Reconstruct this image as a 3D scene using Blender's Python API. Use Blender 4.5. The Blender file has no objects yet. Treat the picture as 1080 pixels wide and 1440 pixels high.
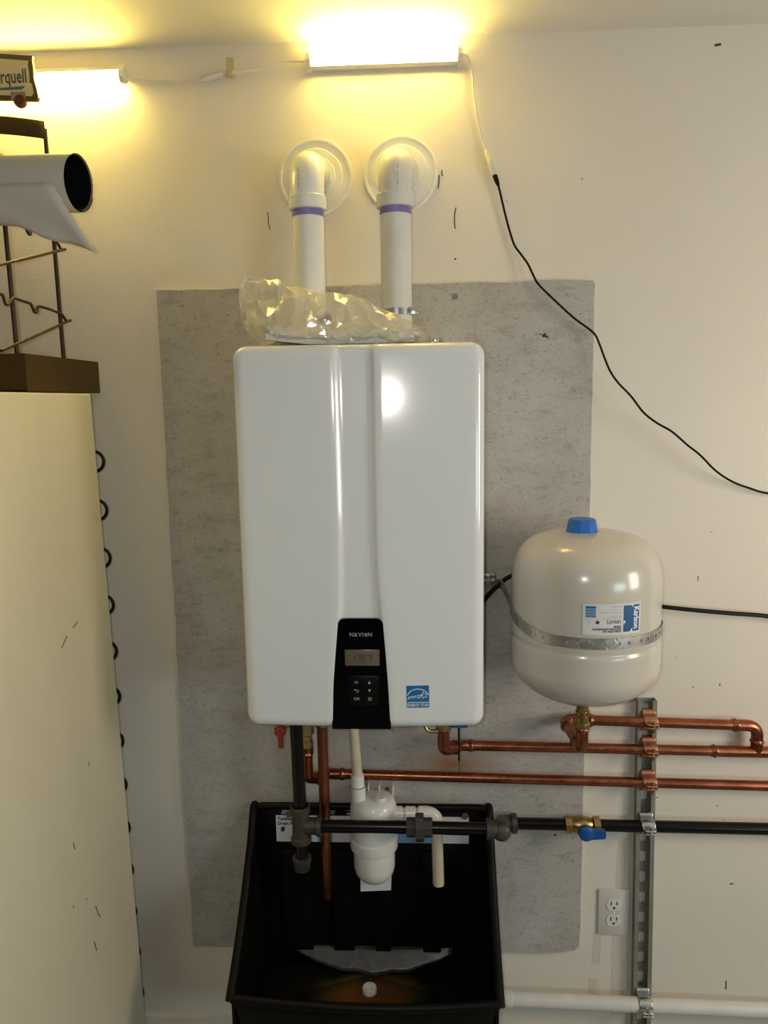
import bpy, bmesh, math, random
from mathutils import Vector, Matrix, noise
random.seed(7)
S = bpy.context.scene
C = S.collection
PI = math.pi
V = Vector

# ------------------------------------------------------------------ camera
CAM = V((0.0, -1.662, 1.62))
yaw, pitch, roll = math.radians(2.838), math.radians(8.218), math.radians(-0.913)
fw = V((-math.sin(yaw)*math.cos(pitch), math.cos(yaw)*math.cos(pitch), -math.sin(pitch)))
rt = V((math.cos(yaw), math.sin(yaw), 0)); up = rt.cross(fw)
r2 = rt*math.cos(roll)+up*math.sin(roll); u2 = -rt*math.sin(roll)+up*math.cos(roll)
cd = bpy.data.cameras.new('camera'); cam = bpy.data.objects.new('camera', cd); C.objects.link(cam)
M4 = Matrix((r2, u2, -fw)).transposed().to_4x4(); M4.translation = CAM
cam.matrix_world = M4
cd.sensor_fit = 'VERTICAL'; cd.sensor_height = 36.0; cd.lens = 36.0*1081.0/1440.0
cd.clip_start = 0.02
S.camera = cam

# ------------------------------------------------------------------ light and exposure
S.view_settings.view_transform = 'Standard'; S.view_settings.look = 'None'
S.view_settings.gamma = 1.0; S.view_settings.exposure = 0.0
W = bpy.data.worlds.new('room_ambient'); S.world = W; W.use_nodes = True
W.node_tree.nodes['Background'].inputs[0].default_value = (1.0, 0.97, 0.93, 1)
W.node_tree.nodes['Background'].inputs[1].default_value = 0.008

def area(name, loc, target, sx, sy, power, col):
    l = bpy.data.lights.new(name, 'AREA'); l.shape = 'RECTANGLE'; l.size = sx; l.size_y = sy
    l.energy = power; l.color = col
    o = bpy.data.objects.new(name, l); C.objects.link(o); o.location = loc
    o.rotation_euler = (V(target)-V(loc)).to_track_quat('-Z', 'Y').to_euler()
    return o
# daylight from the window in the right-hand side of the room, a lamp further back, the phone's own torch
area('window_light', (1.70, -0.95, 1.42), (0.40, 0, 1.15), 0.40, 0.60, 13.0, (1.0, 0.85, 0.69))
area('room_lamp', (2.2, -2.6, 1.2), (0.2, 0, 0.7), 0.9, 0.50, 14.0, (0.70, 0.93, 1.0))
tl = bpy.data.lights.new('phone_torch', 'POINT'); tl.energy = 14.0; tl.color = (1.0, 0.965, 0.90); tl.shadow_soft_size = 0.008
to = bpy.data.objects.new('phone_torch', tl); C.objects.link(to); to.location = (-0.03, -1.665, 1.635)
LED_COL = (1.0, 0.74, 0.15)
LED_STRENGTH = 125.0

# ------------------------------------------------------------------ materials
def newmat(name):
    m = bpy.data.materials.new(name); m.use_nodes = True
    nt = m.node_tree; b = nt.nodes['Principled BSDF']
    return m, nt, b
def setp(b, **k):
    names = dict(rough='Roughness', metal='Metallic', spec='Specular IOR Level', coat='Coat Weight',
                 coatr='Coat Roughness', trans='Transmission Weight', ior='IOR', alpha='Alpha')
    for a, v in k.items(): b.inputs[names[a]].default_value = v
def noise_node(nt, scale, detail=4, rough=.6, sc=None):
    tc = nt.nodes.new('ShaderNodeTexCoord'); n = nt.nodes.new('ShaderNodeTexNoise')
    n.inputs['Scale'].default_value = scale; n.inputs['Detail'].default_value = detail; n.inputs['Roughness'].default_value = rough
    if sc:
        mp = nt.nodes.new('ShaderNodeMapping'); mp.inputs['Scale'].default_value = sc
        nt.links.new(tc.outputs['Object'], mp.inputs[0]); nt.links.new(mp.outputs[0], n.inputs['Vector'])
    else:
        nt.links.new(tc.outputs['Object'], n.inputs['Vector'])
    return n
def ramp(nt, src, stops):
    r = nt.nodes.new('ShaderNodeValToRGB')
    while len(r.color_ramp.elements) < len(stops): r.color_ramp.elements.new(0.5)
    for e, (p, c) in zip(r.color_ramp.elements, stops):
        e.position = p; e.color = (*c, 1) if len(c) == 3 else c
    nt.links.new(src, r.inputs[0]); return r
def mixc(nt, fac, a, b, mode='MIX'):
    m = nt.nodes.new('ShaderNodeMix'); m.data_type = 'RGBA'; m.blend_type = mode
    for sock, v in ((m.inputs[0], fac), (m.inputs[6], a), (m.inputs[7], b)):
        if hasattr(v, 'is_output'): nt.links.new(v, sock)
        elif isinstance(v, (int, float)): sock.default_value = v
        else: sock.default_value = (*v, 1)
    return m.outputs[2]
def bump(nt, b, src, strength, dist):
    n = nt.nodes.new('ShaderNodeBump'); n.inputs['Strength'].default_value = strength; n.inputs['Distance'].default_value = dist
    nt.links.new(src, n.inputs['Height']); nt.links.new(n.outputs[0], b.inputs['Normal'])
def plain(name, col, rough=.5, metal=0., var=.12, scale=30., bmp=0., **k):
    m, nt, b = newmat(name); setp(b, rough=rough, metal=metal, **k)
    n = noise_node(nt, scale)
    lo = tuple(c*(1-var) for c in col); hi = tuple(min(1, c*(1+var)) for c in col)
    r = ramp(nt, n.outputs['Fac'], [(.3, lo), (.7, hi)])
    nt.links.new(r.outputs[0], b.inputs['Base Color'])
    if bmp: bump(nt, b, noise_node(nt, scale*6).outputs['Fac'], bmp, .002)
    return m

def wall_material():
    m, nt, b = newmat('painted_drywall'); setp(b, rough=.62)
    big = noise_node(nt, 1.7, 5, .55); mid = noise_node(nt, 11, 6, .7); sm = noise_node(nt, 55, 3, .6)
    base = ramp(nt, big.outputs['Fac'], [(.3, (.70, .645, .555)), (.7, (.75, .70, .61))]).outputs[0]
    scuff = ramp(nt, mid.outputs['Fac'], [(.66, (0, 0, 0)), (.74, (1, 1, 1))]).outputs[0]
    fl = ramp(nt, sm.outputs['Fac'], [(.70, (0, 0, 0)), (.76, (1, 1, 1))]).outputs[0]
    c1 = mixc(nt, mixc(nt, .25, (0, 0, 0), scuff), base, (.50, .46, .40))
    c2 = mixc(nt, mixc(nt, .22, (0, 0, 0), fl), c1, (.42, .38, .32))
    # touched-up paint and painted strut shade: separate shapes on the wall
    nt.links.new(c2, b.inputs['Base Color'])
    bump(nt, b, noise_node(nt, 170, 4, .6).outputs['Fac'], .28, .0016)
    return m
def board_material():
    m, nt, b = newmat('cement_backer'); setp(b, rough=.85, spec=.25)
    big = noise_node(nt, 4.5, 8, .68); fine = noise_node(nt, 120, 5, .75, (1, 1, 1.3)); hor = noise_node(nt, 13, 9, .78, (1.0, 1, 2.2))
    base = ramp(nt, big.outputs['Fac'], [(.30, (.385, .362, .33)), (.52, (.445, .425, .395)), (.75, (.51, .49, .46))]).outputs[0]
    h = ramp(nt, hor.outputs['Fac'], [(.36, (.76, .74, .72)), (.50, (1, 1, 1))]).outputs[0]
    c = mixc(nt, .8, base, h, 'MULTIPLY')
    pit = ramp(nt, fine.outputs['Fac'], [(.33, (.50, .48, .46)), (.44, (1, 1, 1))]).outputs[0]
    c = mixc(nt, .75, c, pit, 'MULTIPLY')
    # scorched solder stain on the board behind the hot pipe
    tc = nt.nodes.new('ShaderNodeTexCoord'); mp = nt.nodes.new('ShaderNodeMapping')
    mp.inputs['Location'].default_value = (-1.15, 0, -8.85); mp.inputs['Scale'].default_value = (7.0, 0, 19.0)
    nt.links.new(tc.outputs['Object'], mp.inputs[0])
    g = nt.nodes.new('ShaderNodeTexGradient'); g.gradient_type = 'SPHERICAL'; nt.links.new(mp.outputs[0], g.inputs[0])
    sf = nt.nodes.new('ShaderNodeMath'); sf.operation = 'MULTIPLY'; nt.links.new(g.outputs['Fac'], sf.inputs[0]); nt.links.new(big.outputs['Fac'], sf.inputs[1])
    sf2 = nt.nodes.new('ShaderNodeMath'); sf2.operation = 'MULTIPLY'; sf2.use_clamp = True; nt.links.new(sf.outputs[0], sf2.inputs[0]); sf2.inputs[1].default_value = 1.7
    c = mixc(nt, sf2.outputs[0], c, (.30, .14, .05))
    nt.links.new(c, b.inputs['Base Color'])
    bump(nt, b, fine.outputs['Fac'], .5, .002)
    return m
def copper_material():
    m, nt, b = newmat('copper'); setp(b, metal=1.0)
    n = noise_node(nt, 14, 6, .65); f = noise_node(nt, 60, 4, .6)
    c = ramp(nt, n.outputs['Fac'], [(.25, (.20, .062, .030)), (.55, (.37, .128, .066)), (.8, (.46, .18, .10))])
    nt.links.new(c.outputs[0], b.inputs['Base Color'])
    r = ramp(nt, f.outputs['Fac'], [(.3, (.24,)*3), (.7, (.40,)*3)]); nt.links.new(r.outputs[0], b.inputs['Roughness'])
    return m
def pan_material():
    m, nt, b = newmat('black_pan_plastic'); setp(b, rough=.42, spec=.14)
    n = noise_node(nt, 12, 6, .7, (1, 1, .5)); f = noise_node(nt, 80, 3, .6)
    c = ramp(nt, n.outputs['Fac'], [(.35, (.0025, .0025, .0022)), (.72, (.007, .0065, .005))]).outputs[0]
    d = ramp(nt, f.outputs['Fac'], [(.68, (0, 0, 0)), (.76, (1, 1, 1))]).outputs[0]
    nt.links.new(mixc(nt, mixc(nt, .12, (0, 0, 0), d), c, (.06, .056, .045)), b.inputs['Base Color'])
    return m
def pan_floor_material():
    m, nt, b = newmat('rusty_pan_floor'); setp(b, rough=.3, spec=.4)
    tc = nt.nodes.new('ShaderNodeTexCoord'); mp = nt.nodes.new('ShaderNodeMapping')
    mp.inputs['Location'].default_value = (.02, 1.25, 0); mp.inputs['Scale'].default_value = (6.5, 10.5, 0)
    nt.links.new(tc.outputs['Object'], mp.inputs[0])
    g = nt.nodes.new('ShaderNodeTexGradient'); g.gradient_type = 'SPHERICAL'; nt.links.new(mp.outputs[0], g.inputs[0])
    n = noise_node(nt, 16, 5, .7)
    a = nt.nodes.new('ShaderNodeMath'); a.operation = 'MULTIPLY_ADD'; nt.links.new(n.outputs['Fac'], a.inputs[0]); a.inputs[1].default_value = .5
    nt.links.new(g.outputs['Fac'], a.inputs[2])
    c = ramp(nt, a.outputs[0], [(.30, (.005, .005, .0045)), (.55, (.060, .050, .014)), (.85, (.25, .095, .022))])
    nt.links.new(c.outputs[0], b.inputs['Base Color'])
    return m
def fridge_material():
    m, nt, b = newmat('cream_enamel'); setp(b, rough=.38, spec=.4)
    n = noise_node(nt, 2.5, 5, .6, (1, 1, .4)); f = noise_node(nt, 38, 5, .7, (1, 1.6, .5))
    c = ramp(nt, n.outputs['Fac'], [(.3, (.66, .60, .435)), (.7, (.73, .67, .505))]).outputs[0]
    d = ramp(nt, f.outputs['Fac'], [(.735, (0, 0, 0)), (.77, (1, 1, 1))]).outputs[0]
    nt.links.new(mixc(nt, mixc(nt, .6, (0, 0, 0), d), c, (.20, .14, .07)), b.inputs['Base Color'])
    bump(nt, b, noise_node(nt, 220, 2).outputs['Fac'], .08, .001)
    return m
def bag_material():
    m, nt, b = newmat('clear_plastic_film'); setp(b, rough=.09, spec=1.0); b.inputs['Base Color'].default_value = (.86, .85, .80, 1)
    nn = noise_node(nt, 60, 3, .5, (1, 1, 1.5)); bump(nt, b, nn.outputs['Fac'], .35, .006)
    tr = nt.nodes.new('ShaderNodeBsdfTranslucent'); tr.inputs[0].default_value = (.92, .91, .88, 1)
    m1 = nt.nodes.new('ShaderNodeMixShader'); m1.inputs[0].default_value = .40
    nt.links.new(b.outputs[0], m1.inputs[1]); nt.links.new(tr.outputs[0], m1.inputs[2])
    gl_ = nt.nodes.new('ShaderNodeBsdfGlossy'); gl_.inputs['Roughness'].default_value = .13; nt.links.new(b.inputs['Normal'].links[0].from_socket, gl_.inputs['Normal'])
    m2 = nt.nodes.new('ShaderNodeMixShader'); m2.inputs[0].default_value = .30
    nt.links.new(m1.outputs[0], m2.inputs[1]); nt.links.new(gl_.outputs[0], m2.inputs[2])
    t = nt.nodes.new('ShaderNodeBsdfTransparent'); t.inputs[0].default_value = (.985, .98, .96, 1)
    mx = nt.nodes.new('ShaderNodeMixShader'); mx.inputs[0].default_value = .46
    nt.links.new(t.outputs[0], mx.inputs[1]); nt.links.new(m2.outputs[0], mx.inputs[2])
    nt.links.new(mx.outputs[0], nt.nodes['Material Output'].inputs[0])
    return m
def emit_material():
    m, nt, b = newmat('lit_led_diffuser')
    e = nt.nodes.new('ShaderNodeEmission'); e.inputs[0].default_value = (*LED_COL, 1); e.inputs[1].default_value = LED_STRENGTH
    nt.links.new(e.outputs[0], nt.nodes['Material Output'].inputs[0]); return m
def clear_material(name, tint, rough):
    m, nt, b = newmat(name); setp(b, rough=rough, trans=1.0, ior=1.33); b.inputs['Base Color'].default_value = (*tint, 1)
    return m

MT = dict(
    wall=wall_material(), board=board_material(), copper=copper_material(), pan=pan_material(), panfloor=pan_floor_material(),
    fridge=fridge_material(), bag=bag_material(), led=emit_material(),
    ceiling=plain('painted_ceiling', (.70, .67, .60), .7, scale=3, var=.06, bmp=.12),
    floor=plain('concrete_floor', (.30, .29, .27), .8, scale=6, var=.2, bmp=.2),
    base=plain('painted_baseboard', (.62, .56, .47), .5, scale=8),
    enamel=plain('white_enamel', (.755, .775, .775), .13, var=.012, scale=5, spec=.42, coat=.3, coatr=.06),
    blackgloss=plain('black_gloss_panel', (.0015, .0015, .0015), .14, var=.1, spec=.22),
    blackpad=plain('black_button_pad', (.003, .003, .003), .35, var=.1, spec=.2),
    lcd=plain('lcd_glass', (.135, .115, .085), .25, var=.05),
    lcdink=plain('lcd_digits', (.080, .068, .050), .3, var=.02),
    greyink=plain('grey_print', (.33, .33, .33), .5, var=.02),
    symbol=plain('symbol_print', (.42, .42, .41), .5, var=.02),
    whiteink=plain('white_print', (.85, .86, .86), .5, var=.02),
    blackink=plain('black_print', (.03, .03, .03), .6, var=.05),
    lightink=plain('pale_grey_print', (.42, .42, .44), .6, var=.05),
    blueprint=plain('blue_sticker', (.012, .145, .37), .35, var=.05),
    kblue=plain('navy_blue_print', (.008, .085, .25), .4, var=.04),
    paleblue=plain('pale_blue_print', (.16, .30, .47), .5, var=.1),
    paper=plain('white_sticker_paper', (.66, .66, .67), .5, var=.03),
    green=plain('green_print', (.12, .22, .07), .5, var=.08),
    pvc=plain('white_pvc', (.74, .735, .69), .28, var=.04, scale=18, spec=.5),
    pvcdirty=plain('dirty_white_pvc', (.68, .66, .61), .38, var=.07, scale=14),
    pvcold=plain('yellowed_pvc', (.60, .54, .39), .4, var=.10, scale=25),
    pvcwhite=plain('cream_white_abs', (.74, .73, .70), .25, var=.03, scale=15),
    primer=plain('purple_primer', (.21, .18, .42), .35, var=.25, scale=40),
    tank=plain('almond_enamel', (.585, .545, .475), .22, var=.025, scale=6, coat=.3, coatr=.1),
    cap=plain('blue_plastic', (.02, .135, .50), .35, var=.08),
    bluevalve=plain('blue_handle', (.004, .075, .30), .4, var=.12),
    redvalve=plain('red_handle', (.30, .025, .018), .4, var=.12),
    brass=plain('brass', (.42, .29, .12), .33, 1.0, var=.22, scale=60),
    galv=plain('galvanised_strap', (.50, .48, .45), .42, .9, var=.3, scale=45),
    zinc=plain('bright_zinc', (.62, .62, .61), .28, 1.0, var=.15, scale=50),
    strut=plain('olive_grey_strut', (.25, .255, .22), .5, .25, var=.18, scale=25),
    cuclamp=plain('copper_plated_clamp', (.50, .24, .15), .42, .85, var=.22, scale=40),
    blackiron=plain('black_iron_pipe', (.005, .0045, .004), .24, .0, var=.3, scale=30, spec=.28),
    greyiron=plain('malleable_iron', (.070, .063, .052), .48, .5, var=.3, scale=60, bmp=.25),
    darkiron=plain('dark_iron_union', (.050, .050, .048), .45, .2, var=.2, scale=50),
    rubber=plain('black_rubber', (.004, .004, .004), .5, var=.2, spec=.2),
    cordwhite=plain('white_cable', (.66, .64, .58), .45, var=.06),
    clearclip=plain('yellowed_tape', (.55, .46, .26), .5, var=.1),
    brown=plain('brown_powder_coat', (.050, .030, .006), .6, .0, var=.08, scale=20, spec=.25),
    wire=plain('bronze_wire', (.040, .022, .010), .45, .0, var=.15, scale=30, spec=.3),
    signface=plain('aged_sign_face', (.50, .43, .28), .5, var=.08, scale=10),
    signframe=plain('olive_sign_frame', (.075, .055, .018), .45, var=.15),
    teal=plain('teal_print', (.02, .11, .13), .5, var=.08),
    darkteal=plain('grey_teal_print', (.035, .055, .06), .5, var=.08),
    sealred=plain('red_wax_seal', (.085, .020, .012), .4, var=.3, scale=90),
    sealtan=plain('tan_seal_print', (.26, .19, .12), .5, var=.3, scale=90),
    rollout=plain('grey_white_sheet', (.47, .445, .40), .5, var=.03, scale=8),
    rollin=plain('black_sheet_back', (.003, .003, .003), .8, var=.1, spec=.1),
    manual=plain('manual_paper', (.62, .60, .55), .6, var=.06, scale=12),
    brownbit=plain('reddish_brown_part', (.15, .055, .03), .35, var=.3, scale=60),
    outlet=plain('almond_plastic', (.60, .575, .53), .35, var=.02),
    outlet2=plain('white_receptacle', (.70, .69, .66), .3, var=.02),
    pencil=plain('pencil_graphite', (.045, .040, .035), .7, var=.1),
    water=clear_material('standing_water', (.75, .80, .78), .03),
    patch=plain('grey_filler', (.20, .19, .175), .8, var=.15, scale=60),
    tar=plain('black_adhesive', (.03, .026, .02), .7, var=.3, scale=80),
    wetgrey=plain('wet_grey_sheen', (.045, .047, .052), .12, var=.4, scale=45, bmp=.3),
    rust=plain('rust_stain', (.20, .075, .02), .7, var=.4, scale=60),
    paintshade=plain('tan_paint_and_shade', (.63, .565, .48), .7, var=.06, scale=20),
)

# ------------------------------------------------------------------ mesh helpers
class MB:
    def __init__(self): self.v = []; self.f = []
    def add(self, vs, fs):
        o = len(self.v); self.v += [V(p) for p in vs]; self.f += [tuple(i+o for i in f) for f in fs]; return self
    def box(self, lo, hi, bev=0., seg=2):
        bm = bmesh.new(); bmesh.ops.create_cube(bm, size=1.0)
        for v in bm.verts:
            for i in range(3): v.co[i] = (lo[i]+hi[i])/2+v.co[i]*(hi[i]-lo[i])
        if bev: bmesh.ops.bevel(bm, geom=bm.edges[:], offset=bev, segments=seg, affect='EDGES', profile=.5)
        bm.verts.index_update()
        self.add([v.co.copy() for v in bm.verts], [[v.index for v in f.verts] for f in bm.faces]); bm.free(); return self
    def tube(self, pts, r, seg=12, caps=True, sx=1.0, closed=False):
        pts = [V(p) for p in pts]; n = len(pts); rr = r if hasattr(r, '__len__') else [r]*n
        T = []
        for i in range(n):
            if closed: t = pts[(i+1) % n]-pts[i-1]
            else: t = pts[min(i+1, n-1)]-pts[max(i-1, 0)]
            T.append(t.normalized() if t.length > 1e-9 else V((0, 0, 1)))
        a = V((0, 0, 1)) if abs(T[0].z) < .9 else V((0, 1, 0))
        N = (a-T[0]*a.dot(T[0])).normalized(); vs = []; fs = []
        for i in range(n):
            N = (N-T[i]*N.dot(T[i]))
            N = N.normalized() if N.length > 1e-6 else T[i].orthogonal().normalized()
            B = T[i].cross(N)
            for k in range(seg):
                q = 2*PI*k/seg; vs.append(pts[i]+N*(math.cos(q)*rr[i])+B*(math.sin(q)*rr[i]*sx))
        for i in range(n if closed else n-1):
            for k in range(seg):
                j = (i+1) % n
                fs.append((i*seg+k, i*seg+(k+1) % seg, j*seg+(k+1) % seg, j*seg+k))
        if caps and not closed:
            fs.append(tuple(range(seg-1, -1, -1))); fs.append(tuple((n-1)*seg+k for k in range(seg)))
        return self.add(vs, fs)
    def lathe(self, prof, o, axis=(0, 0, 1), seg=32, rot=0., caps=True):
        o = V(o); A = V(axis).normalized(); N = A.orthogonal().normalized()
        if abs(A.z) > .9: N = V((1, 0, 0))
        B = A.cross(N); vs = []; fs = []; n = len(prof)
        for r, h in prof:
            r = max(r, 1e-5)
            for k in range(seg):
                q = 2*PI*k/seg+rot; vs.append(o+A*h+N*(math.cos(q)*r)+B*(math.sin(q)*r))
        for i in range(n-1):
            for k in range(seg): fs.append((i*seg+k, i*seg+(k+1) % seg, (i+1)*seg+(k+1) % seg, (i+1)*seg+k))
        if caps:
            fs.append(tuple(range(seg-1, -1, -1))); fs.append(tuple((n-1)*seg+k for k in range(seg)))
        return self.add(vs, fs)
    def prism(self, poly, fn, h):
        """poly: 2-D outline, fn(u,v,h) -> point; extruded from h[0] to h[1]"""
        n = len(poly); vs = [fn(u, v, h[0]) for u, v in poly]+[fn(u, v, h[1]) for u, v in poly]
        fs = [tuple(range(n-1, -1, -1)), tuple(range(n, 2*n))]+[(i, (i+1) % n, n+(i+1) % n, n+i) for i in range(n)]
        return self.add(vs, fs)
    def grid(self, fn, nu, nv):
        vs = [fn(i/nu, j/nv) for j in range(nv+1) for i in range(nu+1)]
        fs = [(j*(nu+1)+i, j*(nu+1)+i+1, (j+1)*(nu+1)+i+1, (j+1)*(nu+1)+i) for j in range(nv) for i in range(nu)]
        return self.add(vs, fs)
    def build(self, name, mat, parent=None, smooth=True, angle=38, solid=0., label=None):
        loc = V((0, 0, 0)); p = parent
        while p is not None: loc = loc+V(p.location); p = p.parent
        me = bpy.data.meshes.new(name); me.from_pydata([tuple(v-loc) for v in self.v], [], self.f); me.validate()
        bm = bmesh.new(); bm.from_mesh(me)
        if solid: bmesh.ops.remove_doubles(bm, verts=bm.verts[:], dist=2e-5)
        bmesh.ops.recalc_face_normals(bm, faces=bm.faces[:]); bm.to_mesh(me); bm.free()
        me.materials.append(MT[mat] if isinstance(mat, str) else mat)
        if smooth:
            for q in me.polygons: q.use_smooth = True
            me.set_sharp_from_angle(angle=math.radians(angle))
        o = bpy.data.objects.new(name, me); C.objects.link(o); o.parent = parent
        if solid:
            md = o.modifiers.new('thickness', 'SOLIDIFY'); md.thickness = solid; md.offset = 0
        if label: o['label'] = label
        return o

def thing(name, label, cat, loc, group=None):
    o = bpy.data.objects.new(name, None); o.empty_display_size = .05; C.objects.link(o); o.location = loc
    o['label'] = label; o['category'] = cat
    if group: o['group'] = group
    return o
def tag(o, label, cat, group=None):
    o['label'] = label; o['category'] = cat
    if group: o['group'] = group
    return o
def single(mb, name, mat, label, cat, group=None, **k):
    return tag(mb.build(name, mat, None, **k), label, cat, group)
def fillet(pts, r, n=8):
    pts = [V(p) for p in pts]; out = [pts[0]]
    for i in range(1, len(pts)-1):
        a, b, c = pts[i-1], pts[i], pts[i+1]
        d1 = (a-b).normalized(); d2 = (c-b).normalized(); rr = min(r, (a-b).length*.98, (c-b).length*.98)
        p, q = b+d1*rr, b+d2*rr
        for k in range(n+1):
            t = k/n; out.append(p*(1-t)**2+b*2*t*(1-t)*.98+q*t*t+b*0 if False else p.lerp(b, t).lerp(b.lerp(q, t), t))
    out.append(pts[-1]); return out
def smooth_path(pts, n=8):
    pts = [V(p) for p in pts]; q = [pts[0]*2-pts[1]]+pts+[pts[-1]*2-pts[-2]]; out = []
    for i in range(1, len(q)-2):
        for k in range(n):
            t = k/n; a, b, c, d = q[i-1], q[i], q[i+1], q[i+2]
            out.append(.5*((2*b)+(c-a)*t+(2*a-5*b+4*c-d)*t*t+(3*b-a-3*c+d)*t**3))
    out.append(pts[-1]); return out
def resample(pts, step):
    out = [pts[0]]
    for a, b in zip(pts, pts[1:]):
        n = max(1, int((b-a).length/step))
        for k in range(1, n+1): out.append(a.lerp(b, k/n))
    return out
def press_fitting(pts, R=.0125, bead=.0026, r=.012):
    """copper press elbow/coupling: tube with a bead near both ends"""
    p = resample(fillet(pts, r, 8), .0015); s = [0.]
    for a, b in zip(p, p[1:]): s.append(s[-1]+(b-a).length)
    L = s[-1]; rr = []
    for x in s:
        d = min(x, L-x); rr.append(R+bead*math.exp(-((d-.007)/.0026)**2))
    return MB().tube(p, rr, 16)
def ptxt(body, size, fn, mb=None, align='CENTER', shear=0., bold=0., sx=1.0, res=2, h=.0003, ay='CENTER'):
    cu = bpy.data.curves.new('t', 'FONT'); cu.body = body; cu.size = size; cu.align_x = align; cu.align_y = ay
    cu.shear = shear; cu.offset = bold; cu.resolution_u = res
    ob = bpy.data.objects.new('t', cu); C.objects.link(ob)
    me = bpy.data.meshes.new_from_object(ob.evaluated_get(bpy.context.evaluated_depsgraph_get()))
    bpy.data.objects.remove(ob); bpy.data.curves.remove(cu)
    mb = mb or MB(); mb.add([fn(v.co.x*sx, v.co.y, h) for v in me.vertices], [tuple(p.vertices) for p in me.polygons])
    bpy.data.meshes.remove(me); return mb
def rect(u0, v0, u1, v1): return [(u0, v0), (u1, v0), (u1, v1), (u0, v1)]
def flat_fn(x0, z0, w0, rot=0.):
    c, s = math.cos(rot), math.sin(rot)
    return lambda u, v, h: V((x0+u*c-v*s, -(w0+h), z0+u*s+v*c))
def structure(o): o['kind'] = 'structure'; return o
def perf(mb, fn, s0, s1, t0, t1, rx, ry, slot=0.):
    """one cell of a punched strip with a rounded hole in its middle"""
    n = 16; cs, ct = (s0+s1)/2, (t0+t1)/2; out = []; inn = []
    for k in range(n):
        q = 2*PI*k/n; c, s = math.cos(q), math.sin(q)
        m = max(abs(c), abs(s)); out.append((cs+(s1-s0)/2*c/m, ct+(t1-t0)/2*s/m))
        inn.append((cs+rx*c, ct+ry*s+math.copysign(slot, s)))
    vs = [fn(*p) for p in out]+[fn(*p) for p in inn]
    mb.add(vs, [(k, (k+1) % n, n+(k+1) % n, n+k) for k in range(n)])

# ------------------------------------------------------------------ the room
ZCEIL = 2.340
wall = structure(MB().box((-2.2, 0, -.02), (2.2, .12, ZCEIL+.02)).build('wall_back', 'wall', smooth=False))
ceil = structure(MB().box((-2.2, -3.6, ZCEIL), (2.2, .02, ZCEIL+.1)).build('ceiling', 'ceiling', smooth=False))
floor = structure(MB().box((-2.2, -3.6, -.1), (2.2, .02, 0)).build('floor', 'floor', smooth=False))
bb = MB().prism([(0, .0), (.014, .0), (.014, .122), (.008, .138), (0, .142)], lambda u, v, h: V((h, -u, v)), (-2.2, 2.2))
structure(bb.build('baseboard_back', 'base', angle=20))
def mark(pts, r, name='pencil_mark', mat='pencil', fl=.35):
    MB().tube([V((x, -.0002, z)) for x, z in pts], r, 6).build(name, mat, wall)
mark([(-.3155, 2.013), (-.3140, 2.003), (-.3148, 1.992), (-.3112, 1.978)], .0010)
mark([(.0760, 2.012), (.0730, 1.998), (.0728, 1.984), (.0745, 1.970)], .0012)
mark([(.0742, 1.911), (.0752, 1.909)], .0022)
mark([(.0420, 2.076), (.0414, 2.062), (.0396, 2.050)], .0012)
mark([(.0480, 2.086), (.0470, 2.079), (.0485, 2.074)], .0011)
mark([(-.545, 1.605), (-.542, 1.580)], .0006)
mark([(.586, 2.3035), (.597, 2.3055)], .0022, 'nail_hole')
mark([(.598, 1.2335), (.5985, 1.222)], .0007)
mark([(.700, .508), (.708, .510)], .0013)
mark([(.703, .262), (.7035, .240)], .0013)
mark([(.572, .826), (.578, .832)], .0010)
for i, (x, z) in enumerate([(.18, 2.02), (.33, 2.06), (.62, 1.33), (.56, 1.05), (.60, .98), (.655, .985), (.53, .72), (.66, .70), (.68, .665), (-.53, 1.02), (-.49, .93)]):
    a = random.uniform(0, 6); l = random.uniform(.002, .006)
    mark([(x, z), (x+l*math.cos(a), z+l*math.sin(a))], random.uniform(.0006, .0011), 'scuff_mark')
# touched-up paint beside the outlet and the strut's shadow painted as a band, thin coats with their own edges
def patch(poly, name='paint_shade_patch', mat='paintshade'):
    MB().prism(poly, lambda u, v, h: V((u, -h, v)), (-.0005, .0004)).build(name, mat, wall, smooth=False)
patch([(.438, .166), (.466, .166), (.468, .31), (.462, .312), (.4615, .50), (.4655, .62), (.444, .62), (.441, .49), (.437, .38)])  # strut's soft shadow painted as a tan band, with touch-up edges
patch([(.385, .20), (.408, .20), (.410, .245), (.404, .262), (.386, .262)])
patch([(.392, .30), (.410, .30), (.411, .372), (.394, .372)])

# cement backer board
bd = thing('backer_board', 'grey cement backer board mounted on the wall behind the white heater', 'board', (-.098, -.006, .3345))
def bj(t, a): return a*(noise.noise(V((t*37, a*900, 1.3)))+.5*noise.noise(V((t*120, a*700, 4))))
out = []
L, R_, Bz, Tz = -.5555, .3595, .3345, 1.8590
for k in range(40): out.append((L+(R_-.012-L)*k/40, Tz+bj(k/40, .0025)))
out += [(R_-.004, Tz-.001), (R_, Tz-.006)]
for k in range(1, 40): out.append((R_+bj(k/40+3, .0015), Tz-.006+(Bz+.03-Tz)*k/40))
out += [(R_-.002, Bz+.016), (R_-.012, Bz+.008), (R_-.05, Bz+.002)]
for k in range(1, 40): out.append((R_-.05+(L-R_+.05)*k/40, Bz+bj(k/40+6, .002)))
for k in range(40): out.append((L+bj(k/40+9, .0025), Bz+(Tz-Bz)*k/40))
MB().prism(out, lambda u, v, h: V((u, -h, v)), (.0008, .0125)).build('panel', 'board', bd, smooth=False)
MB().lathe([(.0001, .0006), (.0055, .0006), (.0078, -.001)], (.0732, -.0127, 1.8324), (0, -1, 0), 18).build('screw_head', 'patch', bd)
tm = MB()
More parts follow.
